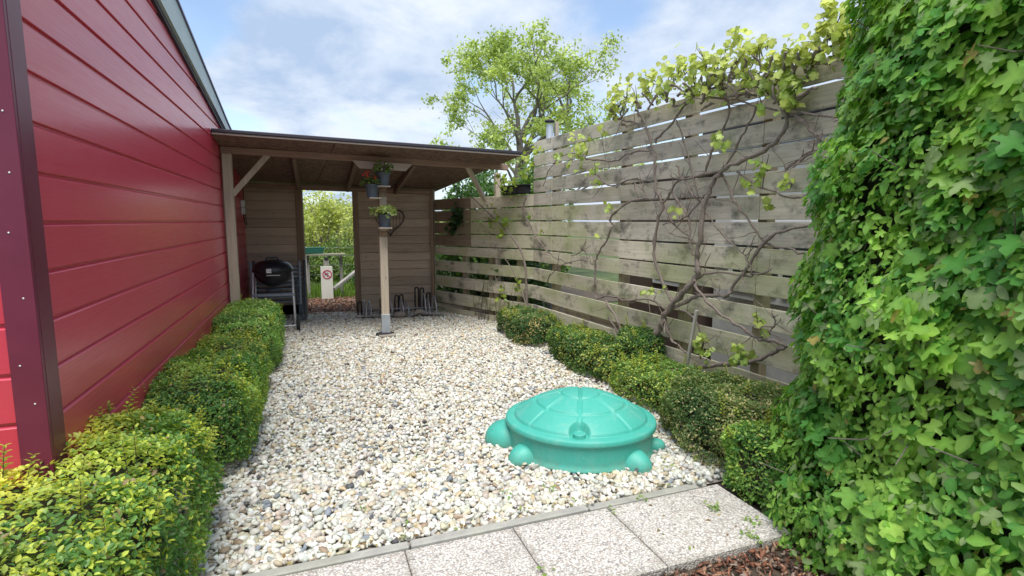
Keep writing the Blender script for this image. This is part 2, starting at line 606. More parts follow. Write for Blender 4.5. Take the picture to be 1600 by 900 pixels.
def cbox(p0, p1, z0a, z1a, z0b, z1b, t, c=0.004, side=1.0):
    """Chamfered board from p0 to p1 (xy), bottom/top heights at each end, thickness t to its left (side=1) or right."""
    a, b = Vector((p0[0], p0[1], 0)), Vector((p1[0], p1[1], 0))
    u = (b - a).normalized()
    n = Vector((-u.y, u.x, 0)) * side
    pts = []
    for (e, uu, z0, z1) in ((a, u, z0a, z1a), (b, -u, z0b, z1b)):
        for (tt, ts) in ((0, 1), (t, -1)):
            for (z, zs) in ((z0, 1), (z1, -1)):
                base = e + n * tt + Vector((0, 0, z))
                du, dn, dz = uu * c, n * (ts * c), Vector((0, 0, zs * c))
                pts += [base + du + dn, base + du + dz, base + dn + dz]
    return hull(pts)


def bar(p, q, w, h, c=0.004, up=(0, 0, 1)):
    """Chamfered bar between two 3-D points, w across, h along up."""
    p, q = Vector(p), Vector(q)
    d = (q - p).normalized()
    s = d.cross(Vector(up))
    if s.length < 1e-4:
        s = d.cross(Vector((0, 1, 0)))
    s.normalize()
    t = s.cross(d).normalized()
    pts = []
    for e, dd in ((p, d), (q, -d)):
        for a in (-1, 1):
            for b in (-1, 1):
                base = e + s * (a * w / 2) + t * (b * h / 2)
                pts += [base + dd * c - s * (a * c), base + dd * c - t * (b * c), base - s * (a * c) - t * (b * c)]
    return hull(pts)


def xbox(x0, x1, y0, y1, z0, z1, c=0.003):
    return bar(((x0 + x1) / 2, y0, (z0 + z1) / 2), ((x0 + x1) / 2, y1, (z0 + z1) / 2), x1 - x0, z1 - z0, c)


class MB:
    def __init__(s):
        s.v, s.f = [], []

    def add(s, vf):
        k = len(s.v)
        s.v += [tuple(x) for x in vf[0]]
        s.f += [tuple(i + k for i in f) for f in vf[1]]
        return s

    def tube(s, pts, radii, sides=8, cap=True, wob=0.0):
        pts = [Vector(p) for p in pts]
        if not hasattr(radii, '__len__'):
            radii = [radii] * len(pts)
        k = len(s.v)
        prev = None
        for i, p in enumerate(pts):
            d = (pts[min(i + 1, len(pts) - 1)] - pts[max(i - 1, 0)])
            if d.length < 1e-9:
                d = Vector((0, 0, 1))
            d.normalize()
            if prev is None:
                prev = d.orthogonal().normalized()
            a = (prev - d * prev.dot(d))
            if a.length < 1e-6:
                a = d.orthogonal()
            a.normalize()
            prev = a
            b = d.cross(a)
            for j in range(sides):
                t = 2 * math.pi * j / sides
                r = radii[i] * (1 + (random.uniform(-wob, wob) if wob else 0))
                s.v.append(tuple(p + a * (math.cos(t) * r) + b * (math.sin(t) * r)))
        for i in range(len(pts) - 1):
            for j in range(sides):
                j2 = (j + 1) % sides
                s.f.append((k + i * sides + j, k + i * sides + j2, k + (i + 1) * sides + j2, k + (i + 1) * sides + j))
        if cap:
            s.f.append(tuple(k + j for j in reversed(range(sides))))
            e = k + (len(pts) - 1) * sides
            s.f.append(tuple(e + j for j in range(sides)))
        return s

    def lathe(s, prof, c, sides=32, sx=1.0, sy=1.0, rot=0.0):
        k = len(s.v)
        for r, z in prof:
            for j in range(sides):
                t = 2 * math.pi * j / sides
                x, y = math.cos(t) * r * sx, math.sin(t) * r * sy
                s.v.append((c[0] + x * math.cos(rot) - y * math.sin(rot), c[1] + x * math.sin(rot) + y * math.cos(rot), c[2] + z))
        for i in range(len(prof) - 1):
            for j in range(sides):
                j2 = (j + 1) % sides
                s.f.append((k + i * sides + j, k + i * sides + j2, k + (i + 1) * sides + j2, k + (i + 1) * sides + j))
        s.f.append(tuple(k + j for j in reversed(range(sides))))
        e = k + (len(prof) - 1) * sides
        s.f.append(tuple(e + j for j in range(sides)))
        return s

    def build(s, name, mat, parent=None, **k):
        return ob(name, s.v, s.f, mat, parent, **k)


def smooth_path(pts, n=3):
    """Catmull-Rom refinement of a polyline, with a slight natural wobble."""
    P = [Vector(p) for p in pts]
    if len(P) < 3:
        return P
    out = []
    for i in range(len(P) - 1):
        p0, p1, p2, p3 = P[max(i - 1, 0)], P[i], P[i + 1], P[min(i + 2, len(P) - 1)]
        for k in range(n):
            t = k / n
            out.append(0.5 * ((2 * p1) + (p2 - p0) * t + (2 * p0 - 5 * p1 + 4 * p2 - p3) * t * t + (3 * p1 - p0 - 3 * p2 + p3) * t ** 3))
    out.append(P[-1])
    return out


# ------------------------------------------------------------------ leaf templates
def tmpl_small():
    v = [(0, 0, 0), (.24, .30, .07), (.22, .70, .05), (0, 1, -.06), (-.22, .70, .05), (-.24, .30, .07)]
    return np.array(v), [(0, 1, 2, 3), (3, 4, 5, 0)], np.array([1.0, .95, 1.05, 1.15, 1.05, .95])


def tmpl_oval():
    v = [(0, 0, 0), (0, .35, -.02), (0, .7, -.06), (0, 1, -.16), (.2, .22, .07), (.27, .52, .06), (.17, .82, -.02), (-.2, .22, .07), (-.27, .52, .06), (-.17, .82, -.02)]
    f = [(0, 4, 1), (1, 4, 5, 2), (2, 5, 6, 3), (0, 1, 7), (1, 2, 8, 7), (2, 3, 9, 8)]
    s = np.array([1.1, 1.2, 1.15, 1.05, .95, .95, .95, .95, .95, .95])
    return np.array(v), f, s


def tmpl_lobed(half, centre=(0, .35), fold=.16, droop=.16):
    r = [(x, y) for x, y in half]
    l = [(-x, y) for x, y in reversed(half) if x > 1e-6]
    out = r + l
    pts = [centre] + out
    v = [(x, y, fold * abs(x) - droop * (y - .3) ** 2 - (0.10 * max(0, abs(x) - .3))) for x, y in pts]
    n = len(out)
    f = [(0, 1 + i, 1 + (i + 1) % n) for i in range(n)]
    s = np.array([1.25] + [0.97] * n)
    return np.array(v), f, s


MAPLE = [(0, .06), (.10, .0), (.30, .02), (.40, .10), (.30, .22), (.27, .30), (.42, .36), (.60, .50), (.58, .62), (.42, .62), (.25, .56), (.20, .62), (.25, .78), (.16, .88), (0, 1.0)]
GRAPE = [(0, .12), (.06, .0), (.24, -.03), (.42, .08), (.50, .26), (.40, .32), (.58, .42), (.56, .62), (.44, .68), (.30, .64), (.30, .80), (.15, .90), (0, 1.0)]
T_SMALL, T_OVAL = tmpl_small(), tmpl_oval()
T_MAPLE, T_GRAPE = tmpl_lobed(MAPLE), tmpl_lobed(GRAPE, (0, .32), .20, .22)


def vary(t, sx, curl, skew, seed):
    q = np.random.default_rng(seed)
    v = t[0].copy()
    v[:, 2] += -curl * (v[:, 0] ** 2) + .05 * np.sin(v[:, 1] * 7 + seed) * np.abs(v[:, 0])
    v[:, 0] = v[:, 0] * sx + skew * v[:, 1] * v[:, 1] * .3
    v[1:, :2] += q.normal(0, .018, (len(v) - 1, 2))
    return v, t[1], t[2]


MAPLES = [T_MAPLE, vary(T_MAPLE, .85, .25, .5, 1), vary(T_MAPLE, 1.08, -.15, -.5, 2), vary(T_MAPLE, .72, .5, .2, 3), vary(T_GRAPE, .95, .2, -.3, 4)]
OVALS = [T_OVAL, vary(T_OVAL, .8, .5, .5, 5), vary(T_OVAL, 1.15, -.4, -.4, 6)]


def frames(nrm, tip):
    nrm = nrm / np.linalg.norm(nrm, axis=1, keepdims=True)
    tip = tip - nrm * (tip * nrm).sum(1, keepdims=True)
    tip /= np.maximum(np.linalg.norm(tip, axis=1, keepdims=True), 1e-6)
    x = np.cross(tip, nrm)
    return np.stack((x, tip, nrm), 2)          # columns


def scatter(templ, pos, nrm, tip, size, col):
    """-> verts, (flat idx, totals), tint for M leaves"""
    tv, tf, ts = templ
    Rm = frames(nrm, tip)
    Mn, K = len(pos), len(tv)
    V = np.einsum('mij,kj->mki', Rm, tv) * size[:, None, None] + pos[:, None, :]
    flat = np.concatenate([np.array(f) for f in tf])
    tot = np.array([len(f) for f in tf])
    idx = (flat[None, :] + (np.arange(Mn) * K)[:, None]).ravel()
    tots = np.tile(tot, Mn)
    tint = (col[:, None, :] * ts[None, :, None]).reshape(-1, 3)
    return V.reshape(-1, 3), (idx, tots), tint


def merge(parts):
    V, I, T, C = [], [], [], []
    k = 0
    for v, (i, t), c in parts:
        V.append(v); I.append(i + k); T.append(t); C.append(c)
        k += len(v)
    return np.concatenate(V), (np.concatenate(I), np.concatenate(T)), np.concatenate(C)


def unit(n):
    v = rng.normal(size=(n, 3))
    return v / np.linalg.norm(v, axis=1, keepdims=True)


def noise3(P, s, off=0.0):
    return np.array([mnoise.noise(Vector((p[0] * s + off, p[1] * s + off * 1.7, p[2] * s - off))) for p in P])


def leaf_single(templ, name, parent, pos, nrm, tip, size, col, mesh_cache={}):
    key = id(templ)
    if key not in mesh_cache:
        tv, tf, ts = templ
        mesh_cache[key] = make_mesh(name, tv, tf, M['leaf_obj'], True, np.repeat(ts[:, None], 3, 1))
    Rm = frames(nrm, tip)
    pw = WORLD[parent.name]
    for i in range(len(pos)):
        o = bpy.data.objects.new(name, mesh_cache[key])
        COL.objects.link(o)
        o.parent = parent
        m = Matrix([list(Rm[i][r]) for r in range(3)]).to_4x4()
        o.matrix_local = Matrix.Translation(Vector(pos[i]) - pw) @ m @ Matrix.Scale(float(size[i]), 4)
        o.color = (float(col[i][0]), float(col[i][1]), float(col[i][2]), 1)


# ------------------------------------------------------------------ ground
def sheet(name, poly, z, mat, kind='structure'):
    v = [(x, y, z) for x, y in poly]
    o = ob(name, v, [tuple(range(len(v)))], mat, kind=kind, origin=(0, 0, z))
    return o


sheet('ground', [(-400, -400), (400, -400), (400, 400), (-400, 400)], -0.03, M['ground'])
sheet('soil', [(-2.6, -2), (4.5, -2), (4.5, 9.6), (-2.6, 9.6)], -0.024, M['soil'])
sheet('mulch_ground', [(-2.2, 9.25), (7.2, 8.8), (7.2, 12.5), (2.3, 12.5), (2.3, 11.3), (-2.2, 11.3)], -0.018, M['soil'])
gravel_bed = sheet('gravel_bed', [(-0.88, 2.40), (2.9, 2.40), (3.0, 6.8), (1.95, 9.0), (-0.88, 9.42)], -0.012, M['gravelbase'])

# pebbles
def icos(sub):
    bm = bmesh.new()
    bmesh.ops.create_icosphere(bm, subdivisions=sub, radius=1.0)
    v = np.array([x.co[:] for x in bm.verts])
    f = [tuple(y.index for y in x.verts) for x in bm.faces]
    bm.free()
    return v, f


def stone_templates(sub, n):
    v0, f = icos(sub)
    out = []
    for k in range(n):
        d = noise3(v0, 0.9, 3.1 * k + 1)[:, None] * 0.75
        v = v0 * (1 + d)
        v *= np.array([1.0, random.uniform(.66, .88), random.uniform(.45, .66)])
        out.append((v, f, np.ones(len(v))))
    return out


PAL = np.array([(.74, .72, .69), (.66, .63, .58), (.62, .55, .44), (.50, .49, .47), (.50, .42, .31), (.54, .46, .40), (.25, .27, .31), (.10, .10, .11), (.34, .25, .18), (.80, .79, .77), (.58, .46, .30)])
PW = np.array([.24, .23, .16, .12, .05, .045, .028, .010, .02, .09, .025])
PW = PW / PW.sum()


def stones(n, xs, ys, zs, templs, smin, smax, flat=0.6):
    parts = []
    which = rng.integers(0, len(templs), n)
    size = rng.uniform(smin, smax, n) * rng.choice([0.75, 1.0, 1.0, 1.25], n)
    col = PAL[rng.choice(len(PAL), n, p=PW)] * rng.uniform(.82, 1.08, (n, 1)) * rng.uniform(.96, 1.04, (n, 3)) * np.array([.955, .99, .955])
    nrm = unit(n) * flat + np.array([0, 0, 1.0])
    tip = unit(n)
    P = np.stack((xs, ys, zs), 1)
    for k in range(len(templs)):
        m = which == k
        if m.any():
            parts.append(scatter(templs[k], P[m], nrm[m], tip[m], size[m], col[m]))
    return parts


def jgrid(x0, x1, y0, y1, s):
    gx, gy = np.meshgrid(np.arange(x0, x1, s), np.arange(y0, y1, s * .9))
    gx = gx + (np.arange(gx.shape[0]) % 2)[:, None] * s * .5
    x = gx.ravel() + rng.uniform(-.42, .42, gx.size) * s
    y = gy.ravel() + rng.uniform(-.42, .42, gx.size) * s
    return x, y


SBC = (1.66, 3.14)      # centre of the sandbox


def in_bed(x, y):
    right = np.where(y < 3.4, 2.75, np.where(y < 6.8, 2.95, 2.95 - (y - 6.8) * .47))
    back = 9.42 - .174 * (x + .9)
    sb = ((x - SBC[0]) ** 2 + (y - SBC[1]) ** 2) > .44 ** 2
    return (x > -.80) & (x < right) & (y < back) & (y > 2.42) & sb


tn, tf_ = stone_templates(2, 7), stone_templates(1, 7)
parts = []
for (y0, y1, s, T, lo, hi) in ((2.40, 3.35, .0262, tn, .0145, .0245), (3.35, 9.5, .0278, tf_, .0157, .0248)):
    for layer in (0, 1):
        x, y = jgrid(-.8, 3.0, y0, y1, s * (1.0 if layer == 0 else 2.3))
        m = in_bed(x, y)
        x, y = x[m], y[m]
        hump = noise3(np.stack((x, y, x * 0), 1), 1.1, 5) * .012
        z = hump + (rng.uniform(-.004, .006, len(x)) if layer == 0 else rng.uniform(.010, .020, len(x)))
        parts += stones(len(x), x, y, z, T, lo, hi)
# a few stones on the kerb and slabs
x = np.array([1.30, 1.33, .10, 1.96, 2.0, 1.99]); y = np.array([2.37, 2.36, 2.405, 2.38, 2.34, 2.42])
parts += stones(6, x, y, np.full(6, .045), tn, .015, .022)
V, Fc, Tn = merge(parts)
ob('gravel', V, Fc, M['stones'], smooth=True, tint=Tn, kind='stuff', origin=(1, 5, 0))

# ------------------------------------------------------------------ kerb and paving
kerb = setting('kerb', (0.4, 2.36, 0))
for (x0, x1, dz) in ((-1.62, -.64, 0), (-.635, .375, 0), (.382, 1.30, .004), (1.305, 2.05, 0)):
    v, f = cbox((x0, 2.335), (x1, 2.335 + .004), -.15, .024 + dz, -.15, .024 + dz, .050, .006)
    ob('kerb_stone', v, f, M['kerb'], kerb)
pave = setting('paved_path', (0.9, 2.07, 0))
for i, x0 in enumerate((-1.225, -.70, -.173, .352, .877, 1.402, 1.907)):
    w = .5215 if i < 6 else .20
    tz = rng.uniform(-.002, .002)
    v, f = cbox((x0, 1.812), (x0 + w, 1.812), -.04, .018 + tz, -.04, .018 + tz + (.004 if i == 6 else 0), .517, .004)
    ob('paving_slab', v, f, M['aggregate'], pave)

# small weeds in joints and gravel, dry leaves blown against the edging
def litter(name, label_kind, spots, templ, size, cols, flat):
    P = np.array(spots); n = len(P)
    nr = unit(n) * (1 - flat) + np.array([0, 0, 1.0])
    c = np.array(cols)[rng.integers(0, len(cols), n)] * rng.uniform(.7, 1.2, (n, 1))
    v, f, ti = scatter(templ, P, nr, unit(n), rng.uniform(.6, 1.3, n) * size, c)
    ob(name, v, f, M['leaf'], tint=ti, kind='stuff')


W_ = []
for (x, y, k) in ((1.905, 2.12, 26), (1.405, 2.28, 10), (.88, 1.95, 6), (1.30, 3.5, 7), (.60, 3.3, 7), (.95, 2.62, 7), (.2, 2.75, 5), (1.9, 1.84, 26), (1.62, 2.34, 9), (2.0, 2.62, 10), (1.2, 2.60, 8), (.4, 2.55, 6), (2.0, 1.95, 16)):
    for _ in range(k):
        W_.append((x + rng.normal(0, .014), y + rng.normal(0, .022), .022 + rng.uniform(0, .018)))
litter('weeds', '', W_, T_SMALL, .022, [(.20, .34, .08), (.30, .42, .12)], .2)
D_ = [(-.45 + rng.normal(0, .07), rng.uniform(2.5, 7.2), .022) for _ in range(170)] + [(2.25 + rng.normal(0, .10), rng.uniform(2.5, 6.5), .022) for _ in range(190)]
D_ += [(rng.uniform(-.2, 2.0), 2.43 + rng.normal(0, .02), .024) for _ in range(60)] + [(rng.uniform(1.5, 2.05), rng.uniform(1.84, 2.3), .021) for _ in range(16)] + [(rng.uniform(-.3, 2.1), rng.uniform(2.6, 8), .026) for _ in range(70)]
litter('fallen_leaves', '', D_, T_SMALL, .026, [(.32, .21, .10), (.22, .13, .07), (.42, .33, .15), (.25, .30, .10)], .6)

# bark mulch: right foreground and behind the doorway
def chips(n, x0, x1, y0, y1, lo, hi, name, z=0.0, stonefrac=.3, fn=None):
    x = rng.uniform(x0, x1, n); y = rng.uniform(y0, y1, n)
    if fn is not None:
        m = fn(x, y); x, y = x[m], y[m]; n = len(x)
    pal = np.array([(.20, .085, .05), (.28, .13, .08), (.12, .06, .04), (.34, .20, .13), (.16, .11, .08), (.30, .24, .19), (.07, .045, .035)])
    T = stone_templates(1, 6)
    T = [(t[0] * np.array([1.25, .62, .45]), t[1], t[2]) for t in T]
    parts = []
    which = rng.integers(0, 6, n)
    size = rng.uniform(lo, hi, n)
    col = pal[rng.integers(0, len(pal), n)] * rng.uniform(.7, 1.3, (n, 1))
    P = np.stack((x, y, z + rng.uniform(-.004, .016, n)), 1)
    nr = unit(n) * .8 + np.array([0, 0, 1])
    tp = unit(n)
    for k in range(6):
        m = which == k
        parts.append(scatter(T[k], P[m], nr[m], tp[m], size[m], col[m]))
    V, Fc, Tn = merge(parts)
    ob(name, V, Fc, M['chips'], tint=Tn, kind='stuff')


chips(5000, .9, 2.9, 1.1, 1.80, .009, .021, 'bark_mulch', z=-.012)
chips(4500, -.9, 1.6, 9.2, 11.2, .018, .040, 'bark_mulch', z=-.012, fn=lambda x, y: y > 9.5 - .174 * (x + .9))

# ------------------------------------------------------------------ red house
XW = -.905
house = thing('red_house', 'red clad building along the left with horizontal boards, maroon corner trim and pale sloping fascia', 'house', (XW, 2.35, 0))
PITCHB = .1775


def clad(z0, z1, side=True):
    """One board with a chamfered top ledge and recessed tongue; returns verts, faces for the side wall (facing +x) or front (facing -y)."""
    prof = [(-.002, z0 + .001), (0.0, z0 + .003), (0.0, z1 - .020), (-.003, z1 - .0175), (-.013, z1 - .010), (-.013, z1 + .001), (-.03, z1 + .001), (-.03, z0 + .001)]
    return prof


k = -9
while True:
    z0 = 1.5 + k * PITCHB
    z1 = z0 + PITCHB
    k += 1
    if z0 > 3.5:
        break
    prof = clad(z0, z1)
    # side wall: from the corner trim to the verge line
    ys = 2.43
    far = [min(9.47, 4.44 + (2.962 - (z - .004)) / .128) for _, z in prof]
    if max(far) > ys + .05:
        n = len(prof)
        v = [(XW + x, ys, z) for x, z in prof] + [(XW + x, max(ys + .01, fy), z) for (x, z), fy in zip(prof, far)]
        f = [tuple(range(n)), tuple(reversed(range(n, 2 * n)))] + [(i, i + n, (i + 1) % n + n, (i + 1) % n) for i in range(n)]
        if z0 < .62 < z1:          # the one butt joint that shows
            for (ya, yb) in ((ys, 5.28), (5.286, 9.47)):
                vv = [(x, ya if i < n else yb, z) for i, (x, y, z) in enumerate(v)]
                ob('cladding_board', vv, f, M['red'], house, rz=R(90))
        else:
            ob('cladding_board', v, f, M['red'], house, rz=R(90))
    if z0 < 3.35:
        n = len(prof)
        yf = 2.345
        v = [(-.965, yf - x, z) for x, z in prof] + [(-3.2, yf - x, z) for x, z in prof]
        f = [tuple(reversed(range(n))), tuple(range(n, 2 * n))] + [(i, (i + 1) % n, (i + 1) % n + n, i + n) for i in range(n)]
        ob('cladding_board', v, f, M['red'], house)
# inner wall behind the boards
v, f = xbox(-3.3, XW - .035, 2.40, 9.45, -.02, 2.45, .002)
ob('inner_wall', v, f, M['darkedge'], house)
# corner trim, L profile
v, f = xbox(-.985, XW + .012, 2.322, 2.340, -.02, 3.55, .002)
trim = ob('corner_trim', v, f, M['maroon'], house)
v, f = xbox(XW + .001, XW + .013, 2.341, 2.445, -.02, 3.5, .002)
ob('corner_trim', v, f, M['maroon'], house)
for (sx, sz) in ((-.955, 2.27), (-.925, 1.86), (-.945, 1.46), (-.925, 1.235), (-.955, 1.0), (-.925, .86), (-.945, 2.06), (-.925, 1.66)):
    mb = MB().lathe([(.0034, 0), (.003, .0014), (.0015, .002)], (0, 0, 0), 10)
    vv = [(sx + x, 2.3215 - z, sz + y) for x, y, z in mb.v]
    ob('screw', vv, mb.f, M['silver'], trim, smooth=True)
# verge fascia with dark shadow edge and plum capping
def strip(name, pts, x0, x1, mat):
    v = [(x0, y, z) for y, z in pts] + [(x1, y, z) for y, z in pts]
    n = len(pts)
    f = [tuple(reversed(range(n))), tuple(range(n, 2 * n))] + [(i, (i + 1) % n, (i + 1) % n + n, i + n) for i in range(n)]
    return ob(name, v, f, mat, house)


strip('fascia', [(1.9, 3.30), (9.5, 2.325), (9.5, 2.40), (7.6, 2.68), (4.95, 3.165), (1.9, 3.72)], XW - .04, XW + .045, M['fascia'])
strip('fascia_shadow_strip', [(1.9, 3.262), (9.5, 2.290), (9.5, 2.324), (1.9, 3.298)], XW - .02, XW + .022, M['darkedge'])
strip('capping', [(1.9, 3.722), (4.95, 3.167), (7.6, 2.682), (9.5, 2.402), (9.5, 2.42), (7.6, 2.70), (4.95, 3.187), (1.9, 3.745)], XW - .06, XW + .058, M['purple_edge'])
ob('roof', [(XW - .05, 1.9, 3.73), (XW - .05, 9.5, 2.405), (-4, 9.5, 2.405), (-4, 1.9, 3.73), (XW - .05, 1.9, 3.60), (XW - .05, 9.5, 2.33), (-4, 9.5, 2.33), (-4, 1.9, 3.60)],
   [(0, 1, 2, 3), (7, 6, 5, 4), (0, 4, 5, 1), (1, 5, 6, 2), (2, 6, 7, 3), (3, 7, 4, 0)], M['felt'], house)

# socket on the red wall
so = thing('outdoor_socket', 'pale grey double outdoor socket with looped cable on the red wall under the shelter', 'socket', (XW, 9.0, 1.7))
v, f = xbox(XW + .001, XW + .05, 8.94, 9.06, 1.70, 1.80, .006)
ob('socket_box', v, f, M['socket'], so)
v, f = xbox(XW + .001, XW + .05, 8.94, 9.06, 1.595, 1.695, .006)
ob('socket_box', v, f, M['socket'], so)
MB().tube(smooth_path([(XW + .03, 9.07, 2.10), (XW + .03, 9.12, 1.9), (XW + .04, 9.14, 1.6), (XW + .05, 9.1, 1.45), (XW + .04, 9.0, 1.47), (XW + .03, 8.99, 1.595)], 4), .006, 6).build('cable', M['rubber'], so, smooth=True)

# ------------------------------------------------------------------ shelter
sh = thing('garden_shelter', 'open fronted wooden lean-to shelter with dark sloping roof and back doorway', 'shelter', (.9, 8.2, 0))
UF = {'FL': (-.90, 6.60, 2.400), 'FR': (2.57, 6.60, 2.315), 'BL': (-.90, 9.62, 2.095), 'BR': (2.03, 9.10, 1.985)}


def under(s, t):
    fl, fr, bl, br = (Vector(UF[k]) for k in ('FL', 'FR', 'BL', 'BR'))
    return (fl * (1 - s) + fr * s) * (1 - t) + (bl * (1 - s) + br * s) * t


def slab(s0, s1, t0, t1, z0, z1, ex=0.0):
    c = [under(s0, t0), under(s1, t0), under(s1, t1), under(s0, t1)]
    v = [p + Vector((0, 0, z0)) for p in c] + [p + Vector((0, 0, z1)) for p in c]
    f = [(3, 2, 1, 0), (4, 5, 6, 7), (0, 1, 5, 4), (1, 2, 6, 5), (2, 3, 7, 6), (3, 0, 4, 7)]
    return v, f


for s0, s1 in ((0, .355), (.357, .705), (.707, 1.0)):
    for t0, t1 in ((0.0, .42), (.422, 1.0)):
        v, f = slab(s0, s1, t0, t1, 0, .018)
        ob('ceiling_board', v, f, M['osb'], sh)
v, f = slab(-.0, 1.008, -.008, 1.0, .020, .055)
ob('roof', v, f, M['felt'], sh)
a, b = Vector(UF['FL']), Vector(UF['FR'])
v, f = bar(a + Vector((0, -.014, .011)), b + Vector((0, -.014, .011)), .012, .020, .002)
ob('edge_strip', v, f, M['palestrip'], sh)
v, f = bar(a + Vector((0, -.020, .042)), b + Vector((.02, -.020, .042)), .030, .036, .006)
ob('roof_edge', v, f, M['darkedge'], sh)
# beam
v, f = cbox((-.895, 7.10), (2.60, 7.10), 2.268, 2.344, 2.186, 2.262, .075, .004)
ob('beam', v, f, M['beamwood'], sh)
# wall plate at the back
v, f = cbox((-.895, 9.36), (1.93, 8.872), 2.00, 2.085, 1.925, 1.985, .06, .004)
ob('wall_plate', v, f, M['beamwood'], sh, rz=-.172)
for xr in (-.12, .60, 1.33):
    s_ = (xr + .9) / 3.4
    yb = 9.36 - .174 * (xr + .9)
    zf = 2.345 - .0235 * (xr + .9) - .012
    zb = 2.115 - .04 * (xr + .9) - .014
    v, f = bar((xr, 7.18, zf - .045), (xr + .02, yb, zb - .045), .05, .09, .004)
    ob('rafter', v, f, M['rafter'], sh, rz=0)
# posts
v, f = xbox(-.885, -.785, 7.09, 7.185, -.02, 2.266, .004)
ob('post', v, f, M['postwood'], sh)
for (x, y, z1) in ((2.62, 7.62, 2.19),):
    v, f = xbox(x - .04, x + .04, y - .04, y + .04, 0, z1, .004)
    ob('post', v, f, M['postwood'], sh)
v, f = bar((-.80, 7.13, 1.80), (-.40, 7.13, 2.27), .05, .062, .004)
ob('brace', v, f, M['postwood'], sh)
v, f = bar((2.03, 7.13, 2.22), (2.44, 7.66, 1.80), .05, .062, .004)
ob('brace', v, f, M['postwood'], sh)
# corbel plank under the beam
v = []
for y in (7.06, 7.095):
    v += [(.55, y, 2.235), (1.29, y, 2.215), (1.20, y, 2.128), (.635, y, 2.142)]
ob('beam_plank', v, [(0, 1, 2, 3), (7, 6, 5, 4), (0, 4, 5, 1), (1, 5, 6, 2), (2, 6, 7, 3), (3, 7, 4, 0)], M['palestrip'], sh)
# back wall: planks with feathered laps, left and right of the doorway
U_ = Vector((1, -.174, 0)).normalized()
PB = .1365
RZB = math.atan2(-.174, 1)


def backpt(x, off=0.0):
    return (x + off * .171, 9.45 - .174 * (x + .9) - off * .985 * -1)


def lap_plank(x0, x1, z0, z1):
    a, b = Vector((x0, 9.45 - .174 * (x0 + .9), 0)), Vector((x1, 9.45 - .174 * (x1 + .9), 0))
    n = Vector((-.171, -.985, 0))
    prof = [(.0, z0), (.002, z0), (.002, z0 + .016), (.026, z0 + .017), (.027, z0 + .022), (.016, z1 + .004), (0, z1 + .004)]
    v = [a + n * d + Vector((0, 0, z)) for d, z in prof] + [b + n * d + Vector((0, 0, z)) for d, z in prof]
    k = len(prof)
    f = [tuple(reversed(range(k))), tuple(range(k, 2 * k))] + [(i, (i + 1) % k, (i + 1) % k + k, i + k) for i in range(k)]
    return v, f


for (x0, x1) in ((-.94, -.155), (.70, 1.985)):
    z = .02
    i = 0
    while z < 2.05:
        jit = random.uniform(-.002, .002)
        v, f = lap_plank(x0 + random.uniform(0, .004), x1 - random.uniform(0, .004), z + jit, min(z + PB, 2.07) + jit)
        ob('wall_plank', v, f, M['shedplank'], sh, rz=RZB)
        z += PB
        i += 1
for (x0, x1) in ((-.165, -.065), (.685, .775)):
    y0 = 9.45 - .174 * (x0 + .9)
    y1 = 9.45 - .174 * (x1 + .9)
    v, f = cbox((x0, y0 - .045), (x1, y1 - .045), -.02, 2.03, -.02, 2.02, .10, .004)
    ob('door_post', v, f, M['doorpost'], sh, rz=RZB)
v, f = cbox((-.155, 9.25), (.77, 9.09), 1.995, 2.045, 1.99, 2.035, .07, .003)
ob('door_head', v, f, M['doorpost'], sh, rz=RZB)
v, f = cbox((-.15, 9.23), (.77, 9.07), -.02, .022, -.02, .022, .09, .004)
ob('threshold', v, f, M['doorpost'], sh, rz=RZB)
v, f = cbox((1.93, 8.84), (1.965, 8.94), -.02, 1.95, -.02, 1.95, .05, .003)
ob('corner_batten', v, f, M['doorpost'], sh)

# centre post with shelves (its own post of the shelter)
v, f = xbox(.852, .948, 7.075, 7.165, .29, 1.30, .004)
cpost = ob('post', v, f, M['postwood'], sh)
v, f = xbox(.848, .944, 7.07, 7.16, 1.302, 1.37, .003)
ob('post_block', v, f, M['doorpost'], sh)
v, f = xbox(.855, .95, 7.072, 7.162, 1.372, 1.80, .003)
ob('post_block', v, f, M['postwood'], sh)
v, f = xbox(.855, .945, 7.075, 7.165, 1.802, 1.86, .003)
ob('post_block', v, f, M['doorpost'], sh)
v, f = xbox(.850, .95, 7.07, 7.16, 1.862, 2.185, .003)
ob('post_block', v, f, M['beamwood'], sh)
MB().add(xbox(.848, .955, 7.065, 7.17, .055, .30, .002)).build('post_shoe', M['galv'], sh)
MB().lathe([(.10, 0), (.125, .012), (.12, .05), (.05, .062)], (.89, 7.10, .0), 18, 1, .85).build('post_foot', M['rubber'], sh)
MB().add(bar((.80, 7.03, .030), (1.01, 7.0, .036), .09, .03, .006)).build('foot_slat', M['driftwood'], sh)
for (x0, x1, y0, y1, z) in ((.825, .985, 6.90, 7.07, 1.930), (.725, .868, 6.92, 7.08, 1.785), (.828, .985, 6.89, 7.07, 1.418)):
    v, f = xbox(x0, x1, y0, y1, z - .016, z, .003)
    ob('shelf', v, f, M['palestrip'], sh)

# ------------------------------------------------------------------ potted plants
def pot(x, y, z, r, h, label):
    t = thing('flower_pot', label, 'flower pot', (x, y, z), 'flower pots on the shelter post')
    prof = [(r * .70, 0), (r * .72, .004), (r * .95, h * .86), (r * 1.04, h * .87), (r * 1.06, h), (r * .98, h), (r * .90, h * .86), (r * .5, h * .84)]
    MB().lathe(prof, (x, y, z), 28).build('pot', M['potgrey'], t, smooth=True)
    MB().lathe([(r * .88, h * .80), (r * .6, h * .86), (.01, h * .88)], (x, y, z), 14).build('potting_soil', M['soil'], t)
    MB().lathe([(r * .85, 0), (r * .9, .008), (r * .8, .010)], (x, y, z + .0005), 20).build('saucer', M['potgrey'], t)
    return t


